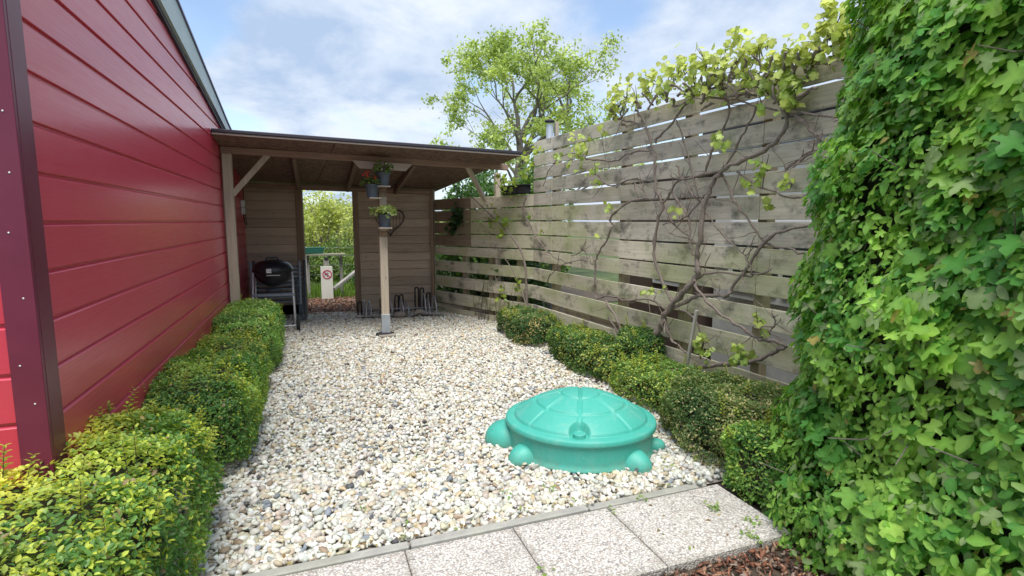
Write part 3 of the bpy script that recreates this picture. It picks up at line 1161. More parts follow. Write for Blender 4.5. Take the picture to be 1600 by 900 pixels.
def plant_leaves(t, c, n, rr, hh, size, col, templ, up=.6, name='leaves'):
    a = rng.uniform(0, 2 * math.pi, n)
    rad = rr * np.sqrt(rng.uniform(0, 1, n))
    P = np.stack((c[0] + np.cos(a) * rad, c[1] + np.sin(a) * rad, c[2] + rng.uniform(0, 1, n) ** .8 * hh * (1 - .5 * (rad / rr) ** 2)), 1)
    nr = unit(n) * .7 + np.array([0, 0, up])
    tp = np.stack((np.cos(a), np.sin(a), rng.uniform(-.3, .5, n)), 1)
    cc = np.array(col) * rng.uniform(.7, 1.35, (n, 1)) * rng.uniform(.9, 1.1, (n, 3))
    v, f, ti = scatter(templ, P, nr, tp, rng.uniform(.7, 1.2, n) * size, cc)
    ob(name, v, f, M['leaf'], t, tint=ti, smooth=False)
    mb = MB()
    for i in range(0, n, max(1, n // 14)):
        mb.tube([(c[0] + (P[i][0] - c[0]) * .2, c[1] + (P[i][1] - c[1]) * .2, c[2] - .01), tuple((np.array(c) + P[i]) / 2 + np.array([0, 0, .01])), tuple(P[i])], [.003, .0025, .002], 5)
    mb.build('stems', M['twig'], t, kind='stuff')


def blossoms(t, pts, mat, r=.014):
    for p in pts:
        mb = MB()
        for k in range(5):
            a = k * 2 * math.pi / 5
            mb.lathe([(r * .2, -.002), (r * .62, .001), (r * .6, .004), (r * .1, .006)], (p[0] + math.cos(a) * r * .6, p[1] - .004, p[2] + math.sin(a) * r * .6), 7)
        mb.build('blossom', mat, t)


p1 = pot(.905, 6.98, 1.931, .086, .165, 'topmost grey pot on the shelter post, with an upright green plant')
plant_leaves(p1, (.905, 6.98, 2.08), 130, .11, .17, .045, (.17, .26, .07), T_OVAL)
blossoms(p1, [(.93, 6.88, 2.19), (.99, 6.93, 2.14), (.88, 6.89, 2.12)], M['whiteflower'], .009)
p2 = pot(.765, 7.00, 1.786, .083, .160, 'left grey pot on the shelter post, with small red flowers')
plant_leaves(p2, (.765, 7.0, 1.93), 110, .12, .13, .045, (.14, .21, .06), T_OVAL)
blossoms(p2, [(.69, 6.93, 2.08), (.70, 6.92, 2.06), (.72, 6.91, 2.09), (.66, 6.94, 2.05), (.71, 6.9, 2.035), (.80, 6.9, 2.02)], M['redflower'], .015)
p3 = pot(.905, 6.98, 1.419, .086, .165, 'lowest grey pot on the shelter post, with pale green geranium leaves')
plant_leaves(p3, (.895, 6.98, 1.57), 95, .13, .13, .062, (.34, .42, .19), T_GRAPE, .9)

# ------------------------------------------------------------------ heart wire ornament
hw = thing('wire_heart', 'dark wire heart ornament hanging on the shelter back wall behind the pots', 'wall ornament', (1.29, 8.99, 1.5))
hp = []
for k in range(41):
    t_ = 2 * math.pi * k / 40
    hx = 16 * math.sin(t_) ** 3 / 17
    hz = (13 * math.cos(t_) - 5 * math.cos(2 * t_) - 2 * math.cos(3 * t_) - math.cos(4 * t_)) / 17
    X = 1.26 + hx * .235
    hp.append((X, 9.45 - .174 * (X + .9) - .055, 1.50 + hz * .25))
mb = MB().tube(hp, .008, 6)
mb.build('heart_frame', M['wire'], hw, smooth=True)
mb = MB()
for k in range(-3, 4):
    X = 1.26 + k * .05
    zt = 1.62 - abs(k) * .004 - (0.05 if k == 0 else 0)
    zb = 1.27 + abs(k) * .055
    mb.tube([(X, 9.45 - .174 * (X + .9) - .05, zb), (X, 9.45 - .174 * (X + .9) - .05, zt)], .003, 5)
mb.build('heart_wires', M['wire'], hw, kind='stuff')

# ------------------------------------------------------------------ barbecue
bq = thing('kettle_barbecue', 'black kettle barbecue on silver legs standing in the left corner of the shelter', 'barbecue', (-.47, 8.2, 0))
cx, cy, cz = -.475, 8.22, .80
MB().lathe([(.02, -.205), (.10, -.19), (.19, -.13), (.245, -.05), (.255, 0), (.262, .004), (.262, .010), (.25, .010)], (cx, cy, cz), 40).build('bowl', M['blackenamel'], bq, smooth=True)
lid = MB().lathe([(.266, .012), (.268, .020), (.262, .05), (.225, .11), (.15, .150), (.06, .168), (.01, .170)], (cx, cy, cz), 40).build('lid', M['blackenamel'], bq, smooth=True)
MB().tube(smooth_path([(cx - .075, cy - .06, cz + .15), (cx - .072, cy - .075, cz + .192), (cx - .05, cy - .08, cz + .20), (cx + .05, cy - .08, cz + .20), (cx + .072, cy - .075, cz + .192), (cx + .075, cy - .06, cz + .15)], 3), .011, 8).build('handle', M['darkplastic'], lid, smooth=True)
v, f = bar((cx - .07, cy - .258, cz + .03), (cx - .005, cy - .262, cz + .03), .01, .06, .002)
ob('badge', v, f, M['silver'], bq)
MB().tube([(cx - .07, cy - .264, cz - .03), (cx + .10, cy - .268, cz - .03)], .007, 6).build('thermometer_bar', M['silver'], bq)
for sx in (-1, 1):
    MB().tube([(cx + sx * .245, cy - .12, cz + .0), (cx + sx * .265, cy - .33, .075)], .0125, 10).build('leg', M['silver'], bq, smooth=True)
    MB().tube([(cx + sx * .24, cy + .12, cz - .02), (cx + sx * .26, cy + .20, .03)], .0125, 10).build('leg', M['silver'], bq, smooth=True)
v, f = bar((cx - .255, cy - .22, .50), (cx + .262, cy - .22, .495), .022, .035, .004)
ob('crossbar', v, f, M['greyplastic'], bq)
for sx, (wx, wy) in ((-1, (cx - .30, cy - .33)), (1, (cx + .30, cy - .34))):
    mb = MB().lathe([(.02, -.02), (.055, -.022), (.075, -.018), (.080, 0), (.075, .018), (.055, .022), (.02, .02)], (0, 0, 0), 24)
    vv = [(wx + z, wy + x, .082 + y) for x, y, z in mb.v]
    w = ob('wheel', vv, mb.f, M['rubber'], bq, smooth=True)
    mb = MB().lathe([(.012, -.026), (.04, -.024), (.04, .024), (.012, .026)], (0, 0, 0), 14)
    ob('hub', [(wx + z, wy + x, .082 + y) for x, y, z in mb.v], mb.f, M['greyplastic'], w)
mb = MB().tube([(cx - .3, cy - .335, .082), (cx + .3, cy - .335, .082)], .008, 8)
mb.build('axle', M['silver'], bq)
# bottom shelf: a sloping grey plate
vsh = [(cx - .25, cy - .30, .16), (cx + .10, cy - .34, .10), (cx + .16, cy - .10, .11), (cx - .12, cy + .18, .17)]
v = vsh + [(x, y, z - .015) for x, y, z in vsh]
ob('lower_shelf', v, [(0, 1, 2, 3), (7, 6, 5, 4), (0, 4, 5, 1), (1, 5, 6, 2), (2, 6, 7, 3), (3, 7, 4, 0)], M['galv'], bq)
# ash catcher
MB().lathe([(.05, 0), (.11, .01), (.12, .03), (.03, .06)], (cx, cy, .52), 20).build('ash_pan', M['darkplastic'], bq, smooth=True)


def folding_chair(x, lean, w, label, rzz=0.0, mat='greyplastic'):
    t = thing('folded_garden_chair', label, 'garden chair', (x, 8.85, 0), 'folded chairs behind the barbecue')
    y0 = 8.72
    for sx in (-1, 1):
        v, f = bar((x + sx * w / 2, y0 - .10, .01), (x + sx * w / 2 * 1.02, y0 + lean, .89), .035, .07, .008)
        ob('side_frame', v, f, M[mat], t)
        v, f = bar((x + sx * (w / 2 - .045), y0 - .18, .01), (x + sx * (w / 2 - .045), y0 + lean - .1, .62), .025, .05, .006)
        ob('leg', v, f, M['darkplastic'], t)
    for k in range(9):
        z = .30 + k * .062
        yy = y0 - .08 + (lean + .1) * z / .93
        v, f = bar((x - w / 2 + .02, yy, z), (x + w / 2 - .02, yy, z), .018, .036, .004)
        ob('slat', v, f, M[mat], t)
    v, f = bar((x - w / 2 + .02, y0 - .16, .20), (x + w / 2 - .02, y0 - .16, .20), .03, .14, .006)
    ob('seat', v, f, M['darkplastic'], t)
    return t


folding_chair(-.475, .14, .66, 'front folded dark grey slatted plastic chair leaning behind the barbecue')
folding_chair(-.43, .34, .70, 'rear folded grey plastic chair leaning against the shelter back planks', mat='darkplastic')

# ------------------------------------------------------------------ bike rack and driftwood
br = thing('bicycle_rack', 'low galvanised steel bicycle rack along the shelter back wall', 'bicycle rack', (1.4, 8.55, 0))


def rk(x):   # line of the rack, parallel to the back wall
    return 8.72 - .174 * (x - .7)


MB().tube([(.78, rk(.78), .12), (1.90, rk(1.9), .12)], .009, 8).build('rail', M['galv'], br, smooth=True)
mb = MB()
mb.tube([(1.2, rk(1.2) - .22, .028), (1.92, rk(1.92) - .22, .028)], .008, 6)
mb.tube([(.72, rk(.72) - .20, .028), (1.2, rk(1.2) - .22, .028)], .008, 6)
mb.build('ground_bar', M['rubber'], br, smooth=True)
for i, (x, hgt, m_) in enumerate(((.79, .26, 'galv'), (.86, .24, 'galv'), (1.10, .30, 'galv'), (1.17, .28, 'galv'), (1.34, .26, 'galv'), (1.42, .22, 'galv'), (1.68, .34, 'galv'), (1.74, .26, 'galv'), (1.84, .30, 'galv'))):
    y = rk(x)
    MB().tube(smooth_path([(x, y - .20, .02), (x + .004, y - .19, .14), (x - .004, y - .10, hgt), (x - .018, y - .01, hgt - .02), (x - .015, y + .03, .03)], 4), .0095, 8).build('wheel_hoop', M[m_], br, smooth=True)
for (x, hgt) in ((.72, .22), (1.06, .27), (1.285, .31), (1.36, .32), (1.60, .43), (1.68, .42), (1.78, .34)):
    y = rk(x) + .10
    MB().tube(smooth_path([(x - .028, y, .02), (x - .028, y, hgt - .05), (x - .018, y, hgt), (x + .018, y, hgt), (x + .028, y, hgt - .05), (x + .028, y, .02)], 4), .012, 8).build('rubber_hoop', M['rubber'], br, smooth=True)
dw = MB().tube(smooth_path([(1.50, 8.38, .05), (1.58, 8.42, .085), (1.68, 8.40, .06), (1.80, 8.36, .045), (1.88, 8.33, .03)], 4), [.012, .03, .035, .04, .045, .045, .043, .04, .036, .03, .026, .022, .018, .014, .01, .008, .005], 9, wob=.12)
o = dw.build('driftwood', M['driftwood'], smooth=True)
props(o, 'pale piece of driftwood lying on the gravel in front of the bicycle rack', 'driftwood')
o = MB().lathe([(.03, -.03), (.075, -.02), (.085, .01), (.06, .045), (.02, .055)], (1.28, 8.40, .05), 12, 1.3, .8).build('grey_stone', M['driftwood'], smooth=True)
props(o, 'larger grey stone on the gravel left of the driftwood', 'stone')

# ------------------------------------------------------------------ fence
VINE=[
(0.030,0.012,[(2.97,3.75,0.09),(2.96,3.89,0.16),(2.95,4.04,0.23),(2.95,4.14,0.32),(2.95,4.13,0.43),(2.95,4.05,0.56),(2.95,4.00,0.67),(2.96,3.90,0.78),(2.97,3.76,0.92),(2.98,3.65,1.02),(2.98,3.62,1.11),(2.98,3.65,1.21),(2.98,3.61,1.34),(2.98,3.59,1.62),(2.99,3.50,1.80),(2.99,3.38,1.90),(3.01,3.16,1.95),(3.02,2.99,2.01),(3.03,2.86,2.13),(3.03,2.90,2.24)]),
(0.020,0.012,[(2.95,3.79,0.21),(2.96,3.62,0.28),(2.97,3.41,0.35),(2.99,3.13,0.44),(3.00,2.94,0.52),(3.01,2.84,0.59),(3.02,2.75,0.65)]),
(0.011,0.011,[(3.01,2.74,0.65),(3.00,2.81,0.67),(2.99,2.95,0.66),(2.99,3.05,0.69),(2.98,3.14,0.72),(2.97,3.34,0.79),(2.96,3.48,0.87),(2.95,3.59,0.95),(2.95,3.63,1.01)]),
(0.015,0.009,[(2.98,3.92,0.75),(2.99,3.76,0.82),(3.00,3.62,0.89),(3.02,3.34,0.92),(3.02,3.29,0.98),(3.03,3.21,1.08),(3.03,3.15,1.15),(3.04,3.04,1.31),(3.04,2.92,1.41),(3.06,2.73,1.46),(3.07,2.57,1.47)]),
(0.012,0.008,[(2.95,4.00,0.63),(2.96,3.97,0.53),(2.96,3.89,0.45),(2.97,3.75,0.40),(2.97,3.71,0.38)]),
(0.013,0.011,[(2.99,3.95,0.74),(2.99,3.97,0.82),(2.98,4.14,0.99),(2.97,4.23,1.25),(2.97,4.17,1.53),(2.98,4.13,1.64),(2.97,4.23,1.80),(2.97,4.25,1.99),(2.97,4.27,2.12),(2.96,4.42,2.39),(2.95,4.49,2.48),(2.95,4.56,2.54)]),
(0.010,0.008,[(2.97,4.25,2.19),(2.97,4.23,2.23),(2.98,4.06,2.31),(2.99,3.94,2.42),(3.00,3.77,2.51),(3.01,3.59,2.53),(3.02,3.45,2.50)]),
(0.009,0.007,[(3.02,3.43,1.90),(3.03,3.30,2.06),(3.03,3.23,2.17),(3.04,3.16,2.28),(3.04,3.14,2.33)]),
(0.010,0.007,[(3.02,3.65,1.87),(3.02,3.57,2.04),(3.03,3.48,2.18),(3.03,3.41,2.31),(3.03,3.46,2.46)]),
(0.011,0.010,[(2.99,4.14,1.64),(2.99,4.05,1.73),(3.00,3.95,1.84),(3.01,3.70,1.86),(3.03,3.46,1.88)]),
(0.012,0.008,[(3.04,2.92,2.24),(3.05,2.78,2.16),(3.06,2.62,2.01),(3.07,2.50,1.91)]),
(0.008,0.006,[(3.03,2.88,2.24),(3.04,2.69,2.18),(3.05,2.47,2.11)]),
(0.007,0.006,[(3.05,2.87,1.84),(3.06,2.75,1.90),(3.06,2.64,1.94),(3.07,2.53,1.98)]),
(0.010,0.008,[(2.90,5.42,2.16),(2.92,5.13,2.14),(2.94,4.90,2.10),(2.95,4.62,2.15),(2.97,4.33,2.14)]),
(0.008,0.006,[(2.91,5.20,1.99),(2.92,4.99,1.86),(2.93,4.77,1.87),(2.95,4.49,1.90),(2.96,4.43,1.85),(2.96,4.38,1.74)]),
(0.007,0.006,[(2.98,3.97,2.35),(2.98,3.88,2.17),(2.99,3.77,1.91),(3.00,3.66,1.67)]),
(0.009,0.007,[(3.03,3.45,1.85),(3.04,3.32,1.66),(3.05,3.17,1.50),(3.06,3.03,1.35),(3.07,2.88,1.32),(3.08,2.71,1.28)]),
(0.009,0.007,[(2.99,3.96,1.98),(3.00,3.84,1.80),(3.01,3.66,1.64)]),
(0.006,0.005,[(3.00,3.61,1.60),(3.01,3.44,1.43),(3.02,3.28,1.32),(3.03,3.17,1.24),(3.03,3.08,1.11)]),
(0.006,0.005,[(2.94,4.87,1.84),(2.95,4.63,1.90),(2.98,4.29,1.85)]),
(0.008,0.007,[(2.94,4.86,1.58),(2.96,4.59,1.69),(2.98,4.27,1.70),(2.98,4.22,1.69)]),
(0.006,0.005,[(3.06,2.88,1.85),(3.07,2.73,1.93),(3.08,2.55,1.96)]),
(0.011,0.007,[(2.92,5.21,0.79),(2.92,5.22,1.03),(2.92,5.18,1.14),(2.93,5.02,1.29),(2.94,4.91,1.45),(2.93,4.96,1.51),(2.94,4.80,1.62),(2.96,4.54,1.70),(2.98,4.28,1.69)]),
(0.007,0.006,[(2.83,6.29,0.71),(2.83,6.20,0.82),(2.85,5.88,0.98),(2.88,5.45,1.06),(2.90,5.22,1.02)]),
(0.006,0.004,[(2.87,5.69,1.11),(2.87,5.55,1.12),(2.88,5.41,1.18),(2.89,5.35,1.09)]),
(0.009,0.007,[(2.79,6.89,1.84),(2.76,6.95,1.63),(2.81,6.85,1.46),(2.83,6.55,1.23),(2.85,6.24,1.08),(2.87,5.92,1.02),(2.88,5.72,1.00)]),
(0.009,0.008,[(2.92,5.21,0.79),(2.92,5.18,0.66),(2.93,4.93,0.72),(2.95,4.63,0.71),(2.97,4.42,0.75),(2.98,4.28,0.77),(2.99,4.14,0.73),(2.99,4.03,0.70)]),
(0.012,0.009,[(2.80,4.78,0.70),(2.82,4.59,0.53),(2.82,4.52,0.41),(2.82,4.47,0.27),(2.83,4.35,0.14)]),
(0.016,0.010,[(2.91,3.69,0.13),(2.91,3.81,0.16),(2.90,3.95,0.09),(2.89,4.08,0.06),(2.88,4.25,0.06),(2.87,4.39,0.14),(2.86,4.51,0.25),(2.85,4.68,0.45),(2.84,4.80,0.52)]),
(0.007,0.005,[(3.01,3.59,1.73),(3.00,3.76,1.58),(2.99,3.91,1.50),(2.98,4.12,1.46)]),
(0.007,0.005,[(2.98,4.09,1.64),(2.99,3.98,1.47),(3.00,3.83,1.39),(3.00,3.69,1.32)]),
(0.008,0.006,[(3.00,3.70,1.00),(3.02,3.52,1.09),(3.04,3.20,1.09),(3.04,3.08,1.11),(3.05,2.94,1.16)]),
(0.008,0.006,[(3.03,3.28,1.87),(3.04,3.12,1.75),(3.05,2.93,1.70),(3.06,2.80,1.65),(3.07,2.64,1.66)]),
(0.010,0.007,[(2.98,4.01,1.75),(2.99,3.91,1.64),(3.00,3.80,1.53),(3.00,3.75,1.29),(3.00,3.71,1.21)]),
(0.006,0.004,[(3.05,3.01,0.65),(3.05,2.94,0.70),(3.06,2.89,0.78),(3.05,2.92,0.87)]),
(0.009,0.007,[(2.93,4.85,2.51),(2.94,4.63,2.44),(2.96,4.44,2.38)]),
(0.009,0.006,[(3.00,3.70,2.44),(3.01,3.60,2.47),(3.03,3.34,2.39),(3.04,3.16,2.32),(3.05,2.97,2.25)]),
(0.006,0.004,[(2.89,5.40,2.16),(2.88,5.57,2.25),(2.86,5.93,2.26),(2.84,6.24,2.15),(2.83,6.45,1.94)]),
(0.009,0.007,[(2.97,3.91,0.76),(2.98,3.73,0.72),(2.99,3.61,0.66),(2.99,3.55,0.54),(2.99,3.56,0.37)]),
]
CLIMB=[
(0.017,0.007,[(2.77,6.82,0.15),(2.77,6.84,0.41),(2.76,6.85,0.83),(2.72,6.95,1.11),(2.62,7.18,1.34),(2.50,7.46,1.55),(2.37,7.76,1.76),(2.30,7.92,1.87)]),
(0.008,0.005,[(2.76,6.74,0.25),(2.72,6.90,0.54),(2.64,7.07,0.84),(2.56,7.25,1.01),(2.51,7.38,1.14)]),
]
VLEAF=[(2.86,4.78,2.64,0.10,20,0.90),(2.87,4.65,2.68,0.09,12,0.90),(2.86,4.82,2.54,0.06,10,0.80),(2.88,4.50,2.65,0.09,16,0.90),(2.89,4.31,2.67,0.08,16,0.90),(2.90,4.22,2.73,0.07,10,0.95),(2.91,4.09,2.57,0.10,20,0.60),(2.92,3.97,2.70,0.08,14,0.90),(2.92,3.86,2.73,0.09,16,0.90),(2.93,3.74,2.62,0.10,20,0.80),(2.94,3.62,2.71,0.07,14,0.95),(2.94,3.53,2.62,0.09,18,0.90),(2.95,3.41,2.66,0.08,16,0.95),(2.96,3.29,2.72,0.07,14,1.00),(2.96,3.27,2.82,0.04,5,1.00),(2.96,3.25,2.58,0.10,22,0.90),(2.97,3.14,2.64,0.08,16,1.00),(2.98,3.06,2.68,0.05,7,1.00),(2.98,3.00,2.52,0.08,14,0.80),(2.98,2.93,2.56,0.07,12,0.90),(2.99,2.83,2.55,0.07,14,0.90),(2.99,2.89,2.45,0.08,14,0.60),(2.99,2.79,2.39,0.07,14,0.50),(2.98,3.02,2.39,0.08,14,0.30),(2.99,2.86,2.32,0.07,12,0.30),(3.00,2.74,2.55,0.06,10,0.95),(3.00,2.67,2.59,0.06,12,0.95),(3.01,2.59,2.62,0.06,14,1.00),(3.01,2.55,2.70,0.05,8,1.00),(3.01,2.56,2.77,0.04,5,1.00),(3.01,2.50,2.58,0.07,16,0.90),(3.02,2.45,2.60,0.06,14,0.90),(3.02,2.44,2.49,0.06,12,0.60),(3.01,2.49,2.47,0.06,12,0.50),(3.02,2.39,2.53,0.06,12,0.70),(3.00,2.69,2.48,0.06,10,0.70),(2.95,3.43,2.48,0.07,10,0.50),(2.97,3.16,2.47,0.07,12,0.50),(2.93,3.77,2.50,0.07,10,0.50),(2.94,3.59,2.49,0.06,8,0.40),(2.81,5.59,2.44,0.06,9,0.90),(2.82,5.45,2.33,0.06,8,0.80),(2.82,5.52,2.24,0.07,9,0.60),(2.83,5.36,2.25,0.07,8,0.50),(2.84,5.18,2.02,0.07,10,0.50),(2.84,5.12,1.90,0.05,8,0.40),(2.82,5.40,2.08,0.05,5,0.40),(2.79,5.98,2.25,0.06,8,0.50),(2.81,5.65,2.18,0.04,4,0.60),(2.85,5.02,2.41,0.04,4,0.70),(2.83,5.28,2.38,0.04,4,0.80),(2.95,3.45,2.14,0.06,10,0.50),(2.96,3.37,2.07,0.04,4,0.30),(2.98,3.03,1.92,0.05,7,0.30),(2.98,3.00,1.87,0.04,5,0.30),(2.97,3.12,1.77,0.04,6,0.50),(2.98,3.06,1.81,0.03,4,0.40),(2.99,2.80,1.75,0.05,9,0.50),(2.98,2.91,1.61,0.04,6,0.50),(2.92,3.87,1.58,0.03,4,0.70),(2.86,4.87,1.63,0.05,5,0.60),(2.85,5.04,1.32,0.04,3,0.60),(2.99,2.81,2.25,0.04,5,0.80),(2.92,3.90,2.71,0.04,5,1.00),(2.94,3.53,0.49,0.06,9,0.50),(2.95,3.44,0.43,0.07,10,0.40),(2.95,3.50,0.58,0.04,4,0.50),(2.97,3.14,0.55,0.05,7,0.40),(2.98,3.06,0.52,0.05,5,0.30),(2.98,2.95,0.79,0.04,5,0.50),(2.99,2.90,0.72,0.03,3,0.40),(2.97,3.09,0.49,0.06,8,0.30),(2.91,4.13,0.87,0.05,5,0.60),(2.91,4.00,0.91,0.03,3,0.60),(2.90,4.22,0.86,0.04,3,0.50),]
CLEAF=[(2.77,6.53,2.39,0.07,12,0.80),(2.76,6.72,2.49,0.07,10,0.90),(2.74,6.85,2.34,0.07,10,0.80),(2.76,6.64,2.24,0.07,10,0.70),(2.75,6.83,2.13,0.07,10,0.80),(2.73,6.87,2.59,0.05,5,0.90),(2.57,7.25,2.05,0.11,16,0.70),(2.62,7.13,1.96,0.10,14,0.70),(2.53,7.33,1.99,0.09,10,0.70),(2.67,7.02,2.02,0.08,8,0.80),(2.76,6.69,1.57,0.04,4,0.30),(2.51,7.37,1.59,0.07,9,0.50),(2.59,7.19,1.46,0.08,10,0.40),(2.55,7.29,1.35,0.06,6,0.40),(2.49,7.44,1.50,0.05,6,0.40),(2.78,6.39,1.36,0.03,3,0.40),(2.46,7.50,1.71,0.05,5,0.50),(2.56,7.25,0.55,0.05,5,0.60),(2.69,6.96,0.67,0.05,6,0.50),(2.70,6.93,0.54,0.06,6,0.40),(2.54,7.32,0.43,0.08,10,0.40),(2.59,7.19,0.37,0.08,8,0.40),(2.47,7.46,1.41,0.04,4,0.40),]
IVY=[(2.17,8.30,1.60,0.11,30,0.00),(2.14,8.36,1.45,0.10,26,0.00),(2.19,8.24,1.50,0.10,24,0.00),(2.12,8.41,1.35,0.06,10,0.00),(2.20,8.21,1.67,0.08,12,0.05),]

FA, FB, FC = Vector((1.97, 8.93, 0)), Vector((2.87, 6.85, 0)), Vector((3.19, 1.5, 0))
FCm = Vector((3.15, 2.53, 0))
FD = FB + (FCm - FB).normalized() * 5.6
fence = thing('plank_fence', 'tall weathered horizontal plank fence with gaps, green algae and a stepped top along the right', 'fence', (2.9, 5.5, 0))
NEAR = (FD - FB).normalized()
FAR = (FB - FA).normalized()
rows = [(-.06, .10), (.17, .355), (.44, .625), (.705, .865), (.955, 1.105), (1.125, 1.300), (1.318, 1.490), (1.508, 1.680), (1.700, 1.855), (1.878, 2.030), (2.052, 2.200), (2.220, 2.368), (2.388, 2.535)]
rows_far = [(-.06, .09), (.16, .345), (.43, .60), (.685, .855), (.955, 1.080), (1.095, 1.278), (1.292, 1.470), (1.484, 1.655), (1.672, 1.845)]
joints = [0.0, .52, 1.98, 3.72, 5.6]


def fence_plank(p0, p1, a, b, mat, out=0.0, tilt=0.0):
    d = (p1 - p0).normalized()
    n = Vector((-d.y, d.x, 0))
    if n.x > 0:
        n = -n
    q0, q1 = p0 + n * out + d * .002, p1 + n * out - d * .002
    side = 1.0 if (Vector((-d.y, d.x, 0)).x > 0) else -1.0      # thickness goes away from the garden
    v, f = cbox(q0, q1, a[0], a[1], b[0], b[1], .024, .003, side)
    return ob('fence_plank', v, f, mat, fence, rz=math.atan2(d.y, d.x))


for i, (a0, a1) in enumerate(rows):
    for j in range(len(joints) - 1):
        if j == 0 and i > 12:
            continue
        p0, p1 = FB + NEAR * joints[j], FB + NEAR * joints[j + 1]
        j1, j2 = random.uniform(-.005, .005), random.uniform(-.005, .005)
        m = M['fence_grey'] if i >= 8 or (i >= 6 and j >= 2) else M['fence']
        fence_plank(p0, p1, (a0 + j1, a1 + j1 * .6), (a0 + j2, a1 + j2 * .6), m, out=random.uniform(0, .004))
L_far = (FB - FA).length
for i, (a0, a1) in enumerate(rows_far):
    r1 = rows[i]
    cuts = [0, .94, L_far] if i in (8, 7, 6, 5) else [0, L_far]
    for j in range(len(cuts) - 1):
        fa, fb_ = cuts[j] / L_far, cuts[j + 1] / L_far
        za = (a0 + (r1[0] - a0) * fa, a1 + (r1[1] - a1) * fa)
        zb = (a0 + (r1[0] - a0) * fb_, a1 + (r1[1] - a1) * fb_)
        fence_plank(FA + FAR * cuts[j], FA + FAR * cuts[j + 1], za, zb, M['fence_brown'] if (i >= 4 and j == 0 and len(cuts) == 3) else M['fence'], out=random.uniform(0, .004))
# boards on the far side of the posts behind some of the lower gaps
for (i0, z0, z1) in ((0, .05, .22), (1, .33, .50), (2, .585, .70)):
    p0, p1 = FB + NEAR * .60, FB + NEAR * 1.95
    d = (p1 - p0).normalized()
    n = Vector((-d.y, d.x, 0))
    if n.x < 0:
        n = -n
    if i0 < 2:
        v, f = cbox(p0 + n * .13, p1 + n * .13, z0, z1, z0, z1, .02, .003, 1.0)
        ob('back_plank', v, f, M['fence'], fence, rz=math.atan2(d.y, d.x))
for s, d0, base in ((.72, FAR, FA), (1.35, FAR, FA), (1.95, FAR, FA), (.52, NEAR, FB), (1.98, NEAR, FB), (2.9, NEAR, FB), (3.72, NEAR, FB), (5.5, NEAR, FB)):
    c = base + d0 * s
    n = Vector((-d0.y, d0.x, 0))
    if n.x < 0:
        n = -n
    c = c + n * .075
    v, f = bar((c.x, c.y, -.02), (c.x, c.y, 1.78 if base is FA else 2.45), .085, .085, .004, up=tuple(d0))
    ob('fence_post', v, f, M['fencepost'], fence)
# small black trough on the fence top
tr = thing('black_trough', 'small black plant trough sitting on the fence top at the corner of the shelter', 'plant trough', (2.72, 7.2, 1.86))
v, f = bar((2.64, 7.38, 1.915), (2.83, 6.95, 1.925), .12, .11, .008)
ob('trough_body', v, f, M['rubber'], tr)
v, f = bar((2.63, 7.40, 1.975), (2.84, 6.93, 1.985), .14, .016, .004)
ob('trough_rim', v, f, M['rubber'], tr)
# leaning stake
st = MB().add(bar((2.90, 3.67, .02), (2.93, 3.56, .78), .032, .022, .004)).build('wooden_stake', M['stake'])
props(st, 'grey weathered wooden stake leaning against the fence beside the vine trunk', 'stake')

# ------------------------------------------------------------------ grapevine and climber
def vine(root, name_big, data, mat, jit=.006):
    for q, (r0, r1, pts) in enumerate(data):
        P = smooth_path(pts, 4)
        P = [p + Vector((random.uniform(-jit, jit), random.uniform(-jit, jit), random.uniform(-jit, jit))) for p in P]
        n = len(P)
        rad = [1.04 * (r0 + (r1 - r0) * i / (n - 1)) * (1 + .18 * math.sin(i * 2.1 + r0 * 900) + (.35 if i % 9 == 4 else 0)) for i in range(n)]
        MB().tube(P, rad, 9 if r0 > .012 else 7, wob=.08).build('trunk' if q == 0 else 'branch', mat, root, smooth=True)


def vine_leaves(root, clusters, size, nsingle, pale_col, green_col, templ=T_GRAPE, name='leaf', gen=0):
    P, Nn, T, S, C = [], [], [], [], []
    spr = MB()
    for (x, y, z, r, n, ye) in clusters:
        n = int(n)
        base = Vector((x + .04, y, z - r * .6))
        for _ in range(n):
            d = unit(1)[0] * r * rng.uniform(.2, 1.65)
            P.append((x + d[0] * .7, y + d[1] * 1.0, z + d[2] * 1.05))
            Nn.append(unit(1)[0] * .8 + np.array([-.7, -.35, .5]))
            T.append(unit(1)[0] * .8 + np.array([-.1, -.1, .1 if ye > .5 else -.5]))
            S.append(size * rng.uniform(.55, 1.25))
            k = min(1, max(0, ye + rng.uniform(-.25, .2)))
            C.append((np.array(pale_col) * k + np.array(green_col) * (1 - k)) * rng.uniform(.75, 1.25))  # ye mixes the paler leaf colour with the green one
        for _ in range(max(1, n // 5)):
            i = len(P) - 1 - int(rng.integers(0, n))
            q = Vector(P[i])
            spr.tube([base, (base + q) / 2 + Vector((0, 0, r * .25)), q], [.0035, .003, .002], 5, cap=False)
    P, Nn, T, S, C = map(np.array, (P, Nn, T, S, C))
    dist = np.linalg.norm(P - np.array([0, 0, CAM_H]), axis=1)
    rank = np.argsort(-(S / dist))
    a, b = rank[:nsingle], rank[nsingle:]
    leaf_single(templ, name, root, P[a], Nn[a], T[a], S[a], C[a])
    if len(b):
        v, f, ti = scatter(templ, P[b], Nn[b], T[b], S[b], C[b])
        ob('foliage', v, f, M['leaf'], root, tint=ti, smooth=True, kind='stuff')
    spr.build('shoots', M['twig'], root, kind='stuff')


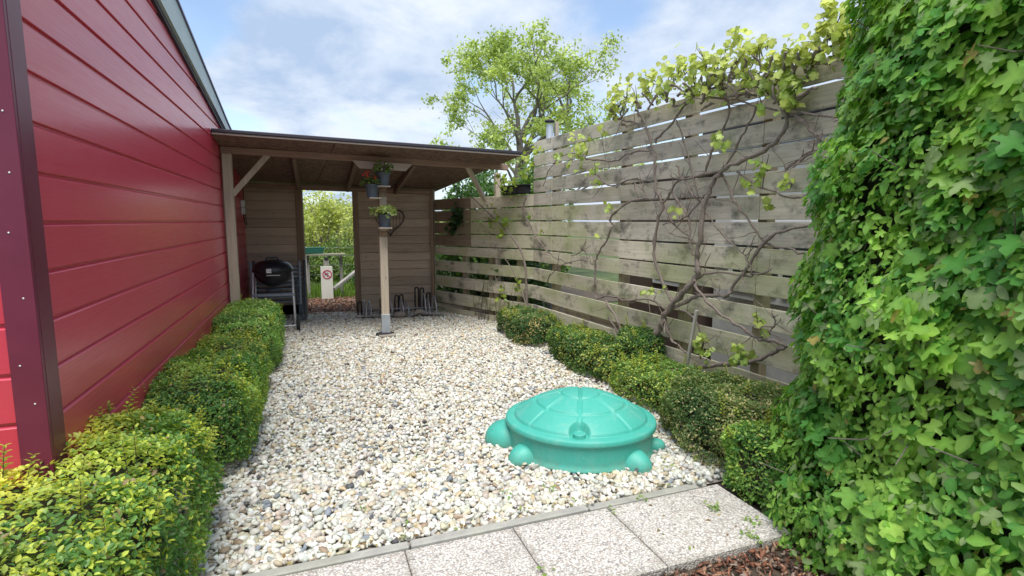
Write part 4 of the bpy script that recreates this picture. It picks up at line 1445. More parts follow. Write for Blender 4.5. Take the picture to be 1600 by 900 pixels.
def side_twigs(data, n, rmin=.0016, rmax=.0045):
    mb = MB()
    for _ in range(n):
        r0, r1, pts = random.choice(data)
        i = random.randrange(1, len(pts))
        t = random.random()
        p = Vector(pts[i - 1]) * (1 - t) + Vector(pts[i]) * t
        if p.z < .3:
            continue
        d = Vector((-.1, random.uniform(-1, 1), random.uniform(-.5, 1))).normalized()
        L = random.uniform(.07, .30)
        q = [p]
        for k in range(4):
            d = (d + Vector((random.uniform(-.15, .12), random.uniform(-.4, .4), random.uniform(-.3, .4)))).normalized()
            q.append(q[-1] + d * L / 4)
        r = random.uniform(rmin, rmax)
        mb.tube(q, [r * 1.3, r, r, r * .8, r * .5], 5, wob=.15)
    return mb


gv = thing('grapevine', 'old grapevine with twisted brown branches and fresh yellow green leaves trained over the fence', 'grapevine', (2.97, 3.75, 0))
vine(gv, 'trunk', VINE, M['vinebark'], .009)
side_twigs(VINE, 230).build('bare_twigs', M['vinebark'], gv, kind='stuff')
mb = MB()
for k in range(70):      # gnarled spurs along the top of the fence
    c0 = random.choice([c for c in VLEAF[:40]])
    x, y, z = c0[0] + random.uniform(-.03, .05), c0[1] + random.uniform(-.1, .1), min(c0[2] - .04, 2.52) + random.uniform(-.08, .03)
    a = Vector((x, y, z))
    d = Vector((random.uniform(-.3, .2), random.uniform(-1, 1), random.uniform(.0, .9))).normalized()
    pts = [a]
    for s in range(4):
        d = (d + Vector((random.uniform(-.5, .5), random.uniform(-.5, .5), random.uniform(-.4, .5)))).normalized()
        pts.append(pts[-1] + d * random.uniform(.025, .05))
    mb.tube(smooth_path(pts, 2), [random.uniform(.006, .013) for _ in range(9)], 6, wob=.2)
for k in range(16):     # long young shoots reaching up
    c0 = random.choice([c for c in VLEAF[:40] if c[2] > 2.5])
    a = Vector((c0[0], c0[1] + random.uniform(-.08, .08), c0[2] - .06))
    b = a + Vector((random.uniform(-.03, .03), random.uniform(-.03, .03), random.uniform(.08, .15)))
    mb.tube([a, (a + b) / 2 + Vector((.01, .01, 0)), b], [.005, .004, .002], 5)
mb.build('spur_twigs', M['vinebark'], gv, smooth=True, kind='stuff')
vine_leaves(gv, [(a, b, c + (.02 if i < 40 else 0), d * (1.1 if i < 40 else .9), n * (1.9 if i < 40 else 1.25), e) for i, (a, b, c, d, n, e) in enumerate(VLEAF)], .052, 300, (.56, .60, .18), (.30, .46, .12))

cl = thing('climbing_shrub', 'thin stemmed climbing plant with light leaves against the fence by the shelter corner', 'climbing plant', (2.7, 7.2, 0))
vine(cl, 'trunk', CLIMB, M['vinebark'], .004)
mb = MB()
for k in range(16):
    x = random.uniform(2.35, 2.75); y = 8.05 - (x - 2.35) * 2.2 + random.uniform(-.08, .02) - .15
    h = random.uniform(.3, .75)
    mb.tube([(x, y, 0), (x + random.uniform(-.05, .05), y, h * .5), (x + random.uniform(-.1, .1), y + random.uniform(-.06, .06), h)], [.004, .003, .0015], 5)
mb.build('thin_stems', M['twig'], cl, kind='stuff')
vine_leaves(cl, CLEAF, .055, 200, (.40, .48, .06), (.20, .32, .08))

iv = thing('ivy', 'dark green ivy patch hanging on the fence under the shelter roof', 'ivy', (2.15, 8.5, 1.2))
vine_leaves(iv, IVY, .065, 0, (.05, .11, .04), (.035, .085, .03))

# ------------------------------------------------------------------ box hedges
def superbox(n, c, r, e=3.5, zmin=0.02):
    """Points and outward normals on a rounded box shell."""
    d = rng.normal(size=(n * 3, 3))
    # sample more evenly by box faces
    a = rng.uniform(-1, 1, (n * 3, 3))
    ax = rng.choice(3, n * 3, p=np.array([r[1] * r[2], r[0] * r[2], r[0] * r[1]]) / (r[1] * r[2] + r[0] * r[2] + r[0] * r[1]))
    sg = rng.choice([-1, 1], n * 3)
    a[np.arange(n * 3), ax] = sg
    q = (np.abs(a) ** e).sum(1) ** (1 / e)
    a = a / q[:, None]
    nr = np.sign(a) * np.abs(a) ** (e - 1) / np.array(r)
    nr /= np.linalg.norm(nr, axis=1, keepdims=True)
    P = a * np.array(r) + np.array(c)
    m = (P[:, 2] > zmin) & ~((nr[:, 2] < -.5))
    return P[m][:n], nr[m][:n]


def box_shrub(name, label, cat, boxes, n, size, cols_, group=None, bump=.05, sprigs=0, templ=T_SMALL, depth=.05, sprig_col=None, yellow=None):
    loc = (boxes[0][0][0], boxes[0][0][1], 0)
    bump = min(bump, .30 * min(boxes[0][1]))
    cols = cols_ if cols_[0] is DG else [tuple(min(.65, y * 1.75) for y in x) for x in cols_]
    t = thing(name, label, cat, loc, group)
    parts = []
    core = MB()
    vol = sum(b[1][0] * b[1][1] + b[1][1] * b[1][2] + b[1][0] * b[1][2] for b in boxes)
    for (c, r) in boxes:
        k = int(n * (r[0] * r[1] + r[1] * r[2] + r[0] * r[2]) / vol)
        P, nr = superbox(k, c, r)
        k = len(P)
        disp = noise3(P, 5.0, 2.0) * bump + noise3(P, 13.0, 7.0) * bump * .55
        P = P + nr * (disp - rng.uniform(0, 1, k) ** 1.6 * depth)[:, None]
        keep = np.ones(k, bool)
        for (c2, r2) in boxes:
            if c2 is c:
                continue
            keep &= ((np.abs((P - np.array(c2)) / (np.array(r2) * .86)) ** 3.5).sum(1) > 1)
        P, nr = P[keep], nr[keep]
        k = len(P)
        N_ = nr * .75 + unit(k) * .75 + np.array([0, 0, .35])
        Tp = nr * .7 + unit(k) * .8 + np.array([0, 0, .45])
        ci = noise3(P, 3.2, 4.0) + rng.normal(0, .22, k)
        cA, cB, cC = (np.array(x) for x in cols)
        w = np.clip(ci * 1.4 + .42, 0, 1)[:, None]
        col = cA * (1 - w) + cB * w
        hi = (rng.uniform(0, 1, k) < .10 + .25 * (noise3(P, 2.2, 9) > .15))[:, None]
        col = np.where(hi, cC, col)
        dead = (rng.uniform(0, 1, k) < .025)[:, None]
        col = np.where(dead, np.array([.36, .26, .15]), col)
        if yellow is not None:
            yw = yellow(P)[:, None] * (rng.uniform(0, 1, (k, 1)) < .85)
            col = col * (1 - yw) + np.array([.80, .80, .14]) * yw
        col = col * rng.uniform(.75, 1.2, (k, 1))
        parts.append(scatter(templ, P, N_, Tp, rng.uniform(.7, 1.25, k) * size, col))
        # solid core in dark twig brown, painting the shade inside the shrub
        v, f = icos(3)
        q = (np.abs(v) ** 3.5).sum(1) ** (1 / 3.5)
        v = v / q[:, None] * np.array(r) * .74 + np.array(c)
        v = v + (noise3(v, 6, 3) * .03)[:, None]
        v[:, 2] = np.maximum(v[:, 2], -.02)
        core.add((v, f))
    V, Fc, Tn = merge(parts)
    ob('foliage', V, Fc, M['leaf'], t, tint=Tn, kind='stuff')
    core.build('shade_core', M['core'], t, smooth=True)
    if sprigs:
        mb = MB()
        Ps, Ns, Ts, Ss, Cs = [], [], [], [], []
        for _ in range(sprigs):
            c, r = boxes[int(rng.integers(0, len(boxes)))]
            P, nr = superbox(60, c, r)
            up = nr[:, 2] > .2
            if not up.any():
                continue
            p, q = Vector(P[up][0]), Vector(nr[up][0])
            L = random.uniform(.05, .12)
            d = (q * .4 + Vector((random.uniform(-.4, .4), random.uniform(-.4, .4), 1))).normalized()
            mb.tube([p - d * .04, p + d * L], [.002, .001], 4, cap=False)
            m = int(L / .011)
            for i in range(m):
                s = (i + 1) / m
                for sd in (-1, 1):
                    side = d.cross(Vector((math.cos(i * 1.6), math.sin(i * 1.6), 0))).normalized() * sd
                    Ps.append(tuple(p + d * L * s)); Ts.append(tuple(side + d * .5)); Ns.append(tuple(d - side * .4)); Ss.append(size * 1.3 * (1.15 - .5 * s))
                    Cs.append(np.array(sprig_col or (.40, .46, .07)) * rng.uniform(.8, 1.2))
        v, f, ti = scatter(templ, *map(np.array, (Ps, Ns, Ts, Ss, Cs)))
        ob('young_shoots', v, f, M['leaf'], t, tint=ti, kind='stuff')
        mb.build('shoot_stems', M['twig'], t, kind='stuff')
    return t


DG, MG, YG = (.11, .25, .065), (.27, .43, .085), (.56, .64, .10)
G1 = 'clipped box shrubs along the red wall'
box_shrub('box_shrub', 'large box shrub nearest the camera below the maroon corner trim, yellow green at its top', 'shrub',
          [((-.98, 2.30, .30), (.52, .90, .34)), ((-1.6, 1.72, .32), (.62, .55, .40))], 72000, .0235, (DG, MG, YG), G1, .06, 110, depth=.05,
          yellow=lambda P: np.clip((-.72 - P[:, 0]) * 2.4 + noise3(P, 4, 1) * .9, 0, 1) * np.clip((P[:, 2] - .50) * 8, 0, 1))
box_shrub('box_shrub', 'rounded dark green box shrub second from the camera against the red wall', 'shrub',
          [((-.68, 3.93, .27), (.33, .62, .31))], 26000, .020, (DG, (.30, .47, .10), YG), G1, .06, 20, depth=.05)
box_shrub('box_shrub', 'lower yellowish box shrub third from the camera by the red wall', 'shrub',
          [((-.67, 4.98, .24), (.29, .55, .28))], 15000, .021, ((.07, .14, .035), (.17, .27, .05), (.42, .47, .09)), G1, .055, 10)
box_shrub('box_shrub', 'bright green box shrub furthest along the red wall beside the barbecue', 'shrub',
          [((-.64, 6.40, .25), (.32, .92, .32))], 22000, .023, ((.08, .17, .05), (.17, .30, .08), (.32, .42, .12)), G1, .055, 8)

G2 = 'low box shrubs at the foot of the fence'
box_shrub('box_shrub', 'dark box shrub with dry leaf tips at the fence foot nearest the shelter', 'shrub',
          [((2.60, 6.35, .15), (.27, .62, .20))], 15000, .023, ((.04, .09, .03), (.09, .16, .05), (.38, .30, .14)), G2, .11, 14)
box_shrub('box_shrub', 'spreading box shrub at the fence foot behind the left of the sandbox', 'shrub',
          [((2.70, 4.85, .14), (.28, .72, .20))], 19000, .023, ((.035, .085, .025), (.09, .17, .045), (.34, .36, .09)), G2, .11, 14)
box_shrub('box_shrub', 'small round dark box bush against the fence planks left of the vine trunk', 'shrub',
          [((2.86, 4.25, .26), (.17, .22, .25))], 6500, .022, ((.03, .08, .025), (.07, .14, .04), (.25, .33, .07)), G2, .04, 5)
box_shrub('box_shrub', 'bright tipped box shrub at the fence foot directly behind the sandbox', 'shrub',
          [((2.72, 3.68, .12), (.28, .50, .19))], 14000, .022, ((.045, .11, .03), (.12, .21, .05), (.32, .38, .08)), G2, .085, 14)
box_shrub('box_shrub', 'tall bronze tinged box shrub between the sandbox and the big leafy hedge', 'shrub',
          [((2.57, 2.72, .19), (.34, .46, .25))], 24000, .019, ((.045, .09, .03), (.12, .17, .05), (.40, .34, .17)), G2, .085, 8)
box_shrub('box_shrub', 'light green box shrub spilling over the paving at the hedge corner', 'shrub',
          [((2.30, 2.14, .17), (.17, .26, .22))], 9000, .021, ((.05, .13, .03), (.13, .24, .05), (.27, .36, .08)), G2, .085, 10)

# ------------------------------------------------------------------ big leafy hedge on the right
hd = thing('leafy_hedge', 'tall dense green hedge of lobed and oval leaves filling the right side of the view', 'hedge', (2.6, 1.0, 0))


def hedge_surface(n):
    """u runs from behind the end of the hedge, round its corner and along the face by the path; z is height."""
    PLAN = [(3.15, 2.30), (2.85, 2.33), (2.52, 2.22), (2.25, 1.98), (2.10, 1.65), (2.02, 1.25), (1.98, .85), (1.98, .4), (2.0, -.2)]
    P2 = np.array([(p.x, p.y) for p in smooth_path([(a, b, 0) for a, b in PLAN], 6)])
    seg = np.linalg.norm(np.diff(P2, axis=0), axis=1)
    cum = np.concatenate(([0], np.cumsum(seg)))
    u = rng.uniform(0, cum[-1], n)
    i = np.clip(np.searchsorted(cum, u) - 1, 0, len(seg) - 1)
    t = ((u - cum[i]) / seg[i])[:, None]
    xy = P2[i] * (1 - t) + P2[i + 1] * t
    tg = (P2[i + 1] - P2[i]) / seg[i][:, None]
    nr = np.stack((tg[:, 1], -tg[:, 0]), 1)
    nr = np.where((nr @ np.array([-1.0, .3]))[:, None] < 0, nr, nr)
    cen = np.array([3.0, 1.0])
    flip = ((xy - cen) * nr).sum(1) < 0
    nr[flip] *= -1
    z = rng.uniform(-.02, 2.75, n)
    inset = np.clip(z - .9, 0, 3) * .125 - np.clip(.7 - z, 0, 1) * .17
    xy = xy - nr * inset[:, None]
    P = np.concatenate((xy, z[:, None]), 1)
    N3 = np.concatenate((nr, np.full((n, 1), .12)), 1)
    return P, N3


n = 31000
P, N3 = hedge_surface(n)
disp = noise3(P, 2.4, 1.0) * .11 + noise3(P, 6.0, 5.0) * .07
dp = rng.uniform(0, 1, n) ** 1.6 * .14
P = P + N3 * (disp - dp)[:, None]
isbox = (noise3(P, 1.9, 12.0) + (1.05 - P[:, 2]) * .10 + np.clip((1.35 - P[:, 1]), -1, 1) * .30) > .02
r_ = rng.uniform(0, 1, n)
maple = np.where(isbox, r_ < .10, r_ < .62)
N_ = N3 * 1.3 + unit(n) * .62 + np.array([0, 0, .55])
Tp = unit(n) * .9 + N3 * .45 + np.array([0, 0, -.15])
g = rng.normal(0, .28, n) + noise3(P, 4, 2) * .8
w = np.clip(.45 + g, 0, 1)[:, None]
col = np.array([.11, .33, .06]) * (1 - w) + np.array([.41, .66, .12]) * w
old = (rng.uniform(0, 1, n) < .012)[:, None]
col = np.where(old, np.array([.42, .34, .10]), col)
sil = (rng.uniform(0, 1, n) < .10)[:, None]
col = np.where(sil, np.array([.34, .46, .19]), col)
col = col * rng.uniform(.8, 1.15, (n, 1))
size = np.where(maple, .053 * np.exp(rng.normal(0, .32, n)), .039 * np.exp(rng.normal(0, .24, n)))
size = size * np.where(P[:, 1] < 1.35, 1.12, .92)
big = maple & (rng.uniform(0, 1, n) < .035) & (P[:, 1] < 1.6)
size = np.where(big, size * 1.2, size)
size = np.minimum(size, .095)
dist = np.linalg.norm(P - np.array([0, 0, CAM_H]), axis=1)
vis = dp < .045
score = np.where(vis, size / dist, 0)
inview = (np.abs(np.degrees(np.arctan2(P[:, 0], P[:, 1])) - 20.5) < 43)
score = np.where(inview, score, 0)
order = np.argsort(-score)[:300]
single = np.zeros(n, bool); single[order] = True
variant = rng.integers(0, 15, n)
KINDS = [(T, maple & (variant % 5 == i)) for i, T in enumerate(MAPLES)] + [(T, ~maple & (variant % 3 == i)) for i, T in enumerate(OVALS)]
for T, msk in KINDS:
    nm = 'leaf'
    m = msk & single
    if m.any():
        leaf_single(T, nm, hd, P[m], N_[m], Tp[m], size[m], col[m])
parts = []
for T, msk in [(T, k & ~single) for T, k in KINDS]:
    parts.append(scatter(T, P[msk], N_[msk], Tp[msk], size[msk], col[msk]))
V, Fc, Tn = merge(parts)
ob('foliage', V, Fc, M['leaf'], hd, tint=Tn, kind='stuff', smooth=True)
# solid core behind the leaves, its dark colour stands in for shade
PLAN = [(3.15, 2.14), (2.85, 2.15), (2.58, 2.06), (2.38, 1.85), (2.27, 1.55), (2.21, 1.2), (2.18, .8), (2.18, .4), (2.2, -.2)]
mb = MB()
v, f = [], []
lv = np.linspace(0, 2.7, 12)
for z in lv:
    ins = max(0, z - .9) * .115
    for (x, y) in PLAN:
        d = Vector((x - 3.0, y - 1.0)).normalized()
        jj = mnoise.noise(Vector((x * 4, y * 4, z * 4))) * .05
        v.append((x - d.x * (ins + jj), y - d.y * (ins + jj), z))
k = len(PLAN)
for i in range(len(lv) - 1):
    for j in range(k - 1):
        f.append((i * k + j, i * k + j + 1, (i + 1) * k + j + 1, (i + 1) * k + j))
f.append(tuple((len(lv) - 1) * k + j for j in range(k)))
ob('shade_core', v, f, M['core'], hd)
mb = MB()
for _ in range(170):
    q, nn = hedge_surface(1)
    a = Vector(q[0]) - Vector(nn[0]) * .16
    d = (Vector(nn[0]) * .5 + Vector(unit(1)[0]) * .8 + Vector((0, 0, .4))).normalized()
    b = a + d * random.uniform(.12, .30)
    mb.tube([a, (a + b) / 2 + Vector(unit(1)[0]) * .015, b], [.0045, .0035, .002], 5)
mb.build('stems', M['treebark'], hd, kind='stuff')

# ------------------------------------------------------------------ turtle sandbox
sb = thing('turtle_sandbox', 'teal green plastic turtle shaped sandbox with ribbed lid on the white gravel', 'sandbox', (SBC[0], SBC[1], 0))
SBR = -R(28)
AX, BY = .500, .455


def sbw(x, y, z):
    return (SBC[0] + x * math.cos(SBR) - y * math.sin(SBR), SBC[1] + x * math.sin(SBR) + y * math.cos(SBR), z)


def sstep(a, b, x):
    t = min(1, max(0, (x - a) / (b - a)))
    return t * t * (3 - 2 * t)


def lid_height(x, y):
    r = math.hypot(x / AX, y / BY)
    if r > .985:
        return None
    th = math.atan2(y / BY, x / AX)
    dome = .217 + .163 * (1 - (min(r, .90) / .90) ** 1.9)
    if r > .885:
        h = .208 - .006 * sstep(.93, 1.0, r)
    else:
        # raised panels separated by channels and ridges
        ring = min(abs(r - .27), abs(r - .60))
        nrad = 8
        da = (th - math.pi / 2) % (2 * math.pi / nrad)
        da = min(da, 2 * math.pi / nrad - da) * r * .48
        if r < .27:
            da2 = min(abs(x), 9)
            line = da2
        else:
            line = da
        g1 = 1 - sstep(.014, .026, ring)
        g2 = 1 - sstep(.008, .015, line)
        g = max(g1 * (0 if abs(ring) > .03 else 1), g2)
        ridge = g2 * (1 - sstep(0, .006, line)) * .007
        h = dome - .010 * g + ridge
        h = .204 + (h - .204) * (1 - sstep(.868, .885, r))
    # hand hold
    d = math.hypot(x - 0, (y + BY * .83))
    if d < .066:
        rim = sstep(.056, .064, d)
        base = .203
        h = base * (1 - rim) + h * rim
    return h


NR, NT = 110, 360
v, f = [], []
for i in range(NR + 1):
    r = (i / NR) * .984
    for j in range(NT):
        t = 2 * math.pi * j / NT
        x, y = r * AX * math.cos(t), r * BY * math.sin(t)
        v.append(sbw(x, y, lid_height(x, y)))
for i in range(NR):
    for j in range(NT):
        j2 = (j + 1) % NT
        f.append((i * NT + j, (i + 1) * NT + j, (i + 1) * NT + j2, i * NT + j2) if i > 0 else (j, (i + 1) * NT + j, (i + 1) * NT + j2))
b0 = len(v)
rimp = [(.992, .200), (1.0, .190), (1.003, .178), (1.0, .166), (.985, .163), (.95, .165)]
for (r, z) in rimp:
    for j in range(NT):
        t = 2 * math.pi * j / NT
        v.append(sbw(r * AX * math.cos(t), r * BY * math.sin(t), z))
rows_ = [NR * NT] + [b0 + k * NT for k in range(len(rimp))]
for a, b in zip(rows_[:-1], rows_[1:]):
    for j in range(NT):
        j2 = (j + 1) % NT
        f.append((a + j, b + j, b + j2, a + j2))
ob('lid', v, f, M['teal'], sb, smooth=True)
v, f = [], []
tub = [(.90, .0), (.972, .002), (.975, .014), (.952, .022), (.948, .05), (.955, .10), (.962, .155), (.972, .166)]
for (r, z) in tub:
    for j in range(120):
        t = 2 * math.pi * j / 120
        v.append(sbw(r * AX * math.cos(t), r * BY * math.sin(t), z))
for i in range(len(tub) - 1):
    for j in range(120):
        j2 = (j + 1) % 120
        f.append((i * 120 + j, i * 120 + j2, (i + 1) * 120 + j2, (i + 1) * 120 + j))
f.append(tuple(reversed(range(120))))
ob('tub', v, f, M['teal'], sb, smooth=True)


def bulge(name, c, rad, ang=0.0, ex=2.0, top=None):
    v0, f0 = icos(4)
    q = (np.abs(v0) ** ex).sum(1) ** (1 / ex)
    v0 = v0 / q[:, None] * np.array(rad)
    vv = []
    for p in v0:
        x = c[0] + p[0] * math.cos(ang) - p[1] * math.sin(ang)
        y = c[1] + p[0] * math.sin(ang) + p[1] * math.cos(ang)
        z = max(c[2] + p[2], 0.0)
        if top is not None:
            z = min(z, top + (z - top) * .25) if z > top else z
        vv.append(sbw(x, y, z))
    # skirt: pull the lowest ring out a little like moulded plastic
    return ob(name, vv, f0, M['teal'], sb, smooth=True)


kx, ky, _ = sbw(0, -BY * .83, 0)
MB().lathe([(.040, .200), (.040, .226), (.037, .230), (.030, .231), (.028, .2285), (.002, .228)], (kx, ky, 0), 28).build('knob', M['teal'], sb, smooth=False)
for sy in (-1, 1):
    ex_, ey_, _ = sbw(-.575, sy * .062, 0)
    MB().lathe([(.016, .0), (.015, .006), (.008, .010), (.001, .011)], (ex_, ey_, .098), 14).build('eye', M['teal'], sb, smooth=True)
for (sx, sy) in ((-1, -1), (1, -1), (-1, 1), (1, 1)):
    bulge('foot', (sx * .305, sy * .257, .006), (.160, .094, .108), math.atan2(sy * .257, sx * .305), 2.1)
bulge('head', (-.460, .0, .018), (.185, .150, .128), 0, 2.2)
bulge('tail', (.495, 0, .02), (.07, .05, .05))

# ------------------------------------------------------------------ beyond the doorway
sg = thing('warning_sign', 'white board with a red prohibition circle standing beyond the doorway', 'sign', (.31, 11, 0))
v, f = xbox(.20, .415, 10.99, 11.02, .0, .63, .003)
ob('board', v, f, M['signwhite'], sg)
ang = [2 * math.pi * k / 40 for k in range(40)]
CX, CZ, YY = .315, .475, 10.985
v = [(CX + math.cos(a) * r, YY + dy, CZ + math.sin(a) * r) for r, dy in ((.088, 0), (.070, 0), (.088, .005), (.070, .005)) for a in ang]
f = []
for j in range(40):
    j2 = (j + 1) % 40
    f += [(j, j2, 40 + j2, 40 + j), (j, 80 + j, 80 + j2, j2)]
ob('prohibition_ring', v, f, M['signred'], sg)
v, f = bar((CX - .055, YY + .0, CZ + .055), (CX + .055, YY + .0, CZ - .055), .003, .016, .0005)
ob('prohibition_bar', v, f, M['signred'], sg)
mb = MB()
mb.add(bar((CX - .045, YY + .003, CZ + .012), (CX + .02, YY + .003, CZ - .008), .003, .018, .0005))
mb.add(bar((CX - .03, YY + .003, CZ + .0), (CX - .05, YY + .003, CZ - .03), .003, .012, .0005))
mb.add(bar((CX + .01, YY + .003, CZ + .0), (CX + .0, YY + .003, CZ - .045), .003, .014, .0005))
mb.add(bar((CX - .01, YY + .003, CZ + .03), (CX + .025, YY + .003, CZ + .025), .003, .014, .0005))
mb.build('pictogram', M['signblack'], sg)
v, f = xbox(.26, .36, 11.05, 11.12, .0, .75, .004)
ob('post', v, f, M['stake'], sg)
v, f = xbox(.275, .345, 11.04, 11.13, .75, .80, .004)
ob('post_cap', v, f, M['rubber'], sg)

rl = thing('wooden_rail', 'low grey wooden rail on a thin post beyond the doorway', 'rail', (.2, 11.3, 0))
v, f = bar((-.9, 11.35, .845), (.68, 11.3, .845), .14, .035, .004)
ob('rail_board', v, f, M['greywood'], rl)
v, f = bar((-.02, 11.4, -.02), (-.02, 11.4, .83), .05, .05, .004)
ob('post', v, f, M['stake'], rl)
v, f = bar((.60, 11.42, -.02), (.60, 11.42, .83), .05, .05, .004)
ob('post', v, f, M['stake'], rl)
gp = thing('green_planter', 'dark green plastic plant trough on the wooden rail beyond the doorway', 'planter', (.02, 11.3, .865))
v, f = [], []
for (z, k_) in ((.866, .92), (.965, 1.0), (.985, 1.03)):
    for (x, y) in ((-.45, 11.24), (.29, 11.24), (.29, 11.42), (-.45, 11.42)):
        v.append((-.08 + (x + .08) * k_, 11.33 + (y - 11.33) * k_, z))
f = [(3, 2, 1, 0)] + [(i * 4 + j, i * 4 + (j + 1) % 4, i * 4 + 4 + (j + 1) % 4, i * 4 + 4 + j) for i in range(2) for j in range(4)] + [(8, 9, 10, 11)]
ob('trough', v, f, M['greenplastic'], gp)
hr = MB().add(bar((.42, 11.05, .18), (1.05, 11.8, .55), .07, .06, .006)).build('leaning_timber', M['stake'])
props(hr, 'dark timber pole sloping up to the right beside the white sign board', 'timber pole')

# grass tufts beyond
n = 16000
x = rng.uniform(-3, 2.3, n); y = rng.uniform(11.0, 15.5, n) 
P = np.stack((x, y, np.full(n, -.03)), 1)
T_BL = (np.array([(-.05, 0, 0), (.05, 0, 0), (.03, .55, .06), (-.03, .55, .06), (0, 1, .25)]), [(0, 1, 2, 3), (3, 2, 4)], np.array([.8, .8, 1, 1, 1.2]))
tp = unit(n) * .45 + np.array([0, 0, 1.0])
nr = unit(n); nr[:, 2] = 0
cc = np.array([.17, .27, .05]) * rng.uniform(.6, 1.4, (n, 1))
v, f, ti = scatter(T_BL, P, nr, tp, rng.uniform(.08, .22, n), cc)
ob('grass', v, f, M['leaf'], tint=ti, kind='stuff')

# ------------------------------------------------------------------ trees and shrubs behind
def grow(mb, tips, p, d, L, r, depth, spread, upb, seg=4, shrink=.72):
    pts, rad = [p], [r]
    for s in range(seg):
        d = (d + Vector((random.gauss(0, .13), random.gauss(0, .13), random.gauss(0, .08) + upb * .08))).normalized()
        p = p + d * (L / seg)
        pts.append(p)
        rad.append(r * (1 - .45 * (s + 1) / seg))
    mb.tube(pts, rad, 7 if r > .02 else 5, cap=False)
    if depth == 0:
        tips.append((pts[-1], d, L)); tips.append((pts[-3], d, L))
        return
    if depth <= 2:
        tips.append((pts[-1], d, L)); tips.append((pts[-2], d, L))
    for k in range(random.choice((2, 3, 3))):
        a = random.uniform(0, 2 * math.pi)
        o = d.orthogonal().normalized()
        o = (Matrix.Rotation(a, 3, d) @ o)
        nd = (d * math.cos(spread) + o * math.sin(spread) * random.uniform(.6, 1.2) + Vector((0, 0, upb * .25))).normalized()
        grow(mb, tips, pts[random.choice((-1, -1, -2))], nd, L * shrink * random.uniform(.8, 1.15), rad[-1] * .78, depth - 1, spread, upb, seg, shrink)


def tree(name, label, base, trunk_pts, mains, leafn, lsize, colA, colB, depth=3, group=None, blob=.28, templ=T_SMALL, cat='tree', spread=.55, upb=.5, env=None):
    t = thing(name, label, cat, base, group)
    mb, tips = MB(), []
    if trunk_pts:
        mb.tube(smooth_path([p for p, r in trunk_pts], 3), list(np.interp(np.linspace(0, 1, (len(trunk_pts) - 1) * 3 + 1), np.linspace(0, 1, len(trunk_pts)), [r for p, r in trunk_pts])), 10, wob=.05)
    for (p, d, L, r) in mains:
        grow(mb, tips, Vector(p), Vector(d).normalized(), L, r, depth, spread, upb)
    tp_ = np.array([tuple(q[0]) for q in tips])
    if env:                                # fit the crown to its real spread
        x0, x1, zb, zt = env
        lo, hi, top = np.percentile(tp_[:, 0], 1), np.percentile(tp_[:, 0], 99), np.percentile(tp_[:, 2], 99.5)
        bx_ = base[0]

        def fit(p):
            z = p[2] if p[2] < zb else zb + (p[2] - zb) * (zt - zb) / (top - zb)
            k = (x0 - bx_) / (lo - bx_) if p[0] < bx_ else (x1 - bx_) / (hi - bx_)
            return (bx_ + (p[0] - bx_) * k, p[1], z)
        mb.v = [fit(p) for p in mb.v]
        tp_ = np.array([fit(p) for p in tp_])
    mb.build('trunk', M['treebark'], t, smooth=True)
    wt = rng.uniform(0, 1, len(tp_)) ** 1.6 + .05
    i = rng.choice(len(tp_), leafn, p=wt / wt.sum())
    P = tp_[i] + rng.normal(0, 1, (leafn, 3)) * blob * np.array([1, 1, .8]) * rng.uniform(.2, 1, (leafn, 1))
    nr = unit(leafn) + np.array([0, 0, .5])
    tt = unit(leafn) + np.array([0, 0, .1])
    clump = rng.uniform(.0, 1, len(tp_))[i][:, None]
    col = (np.array(colA) * (1 - clump) + np.array(colB) * clump) * rng.uniform(.7, 1.3, (leafn, 1))
    v, f, ti = scatter(templ, P, nr, tt, rng.uniform(.7, 1.3, leafn) * lsize, col)
    ob('crown', v, f, M['leaf'], t, tint=ti)
    return t


# the tall light green tree beyond the fence
TB = Vector((5.0, 13, 0))
mains = []
for k in range(15):
    hz = 1.7 + k * .135
    a = k * 2.4 + .4
    out = 1.05 - .055 * k
    mains.append(((5.03, 13, hz), (math.cos(a) * out, math.sin(a) * out * .7, .50 + .05 * k), (1.25 - .02 * k) * random.uniform(.6, 1.35), .046 - .001 * k))
mains.append(((5.05, 13, 3.0), (-.1, 0, 1), 1.3, .055))
mains.append(((5.05, 13, 3.0), (.25, 0, 1), 1.2, .05))
tree('hawthorn_tree', 'tall airy tree with fresh light green leaves rising behind the fence against the sky', (5.0, 13, 0),
     [(TB, .16), (TB + Vector((.05, 0, 1.0)), .13), (TB + Vector((-.02, 0, 2.0)), .11), (TB + Vector((.05, 0, 3.0)), .08)], mains, 21000, .08, (.32, .43, .13), (.64, .73, .30), 3, env=(3.25, 8.7, 1.9, 6.1), blob=.12, spread=.60, upb=.3)

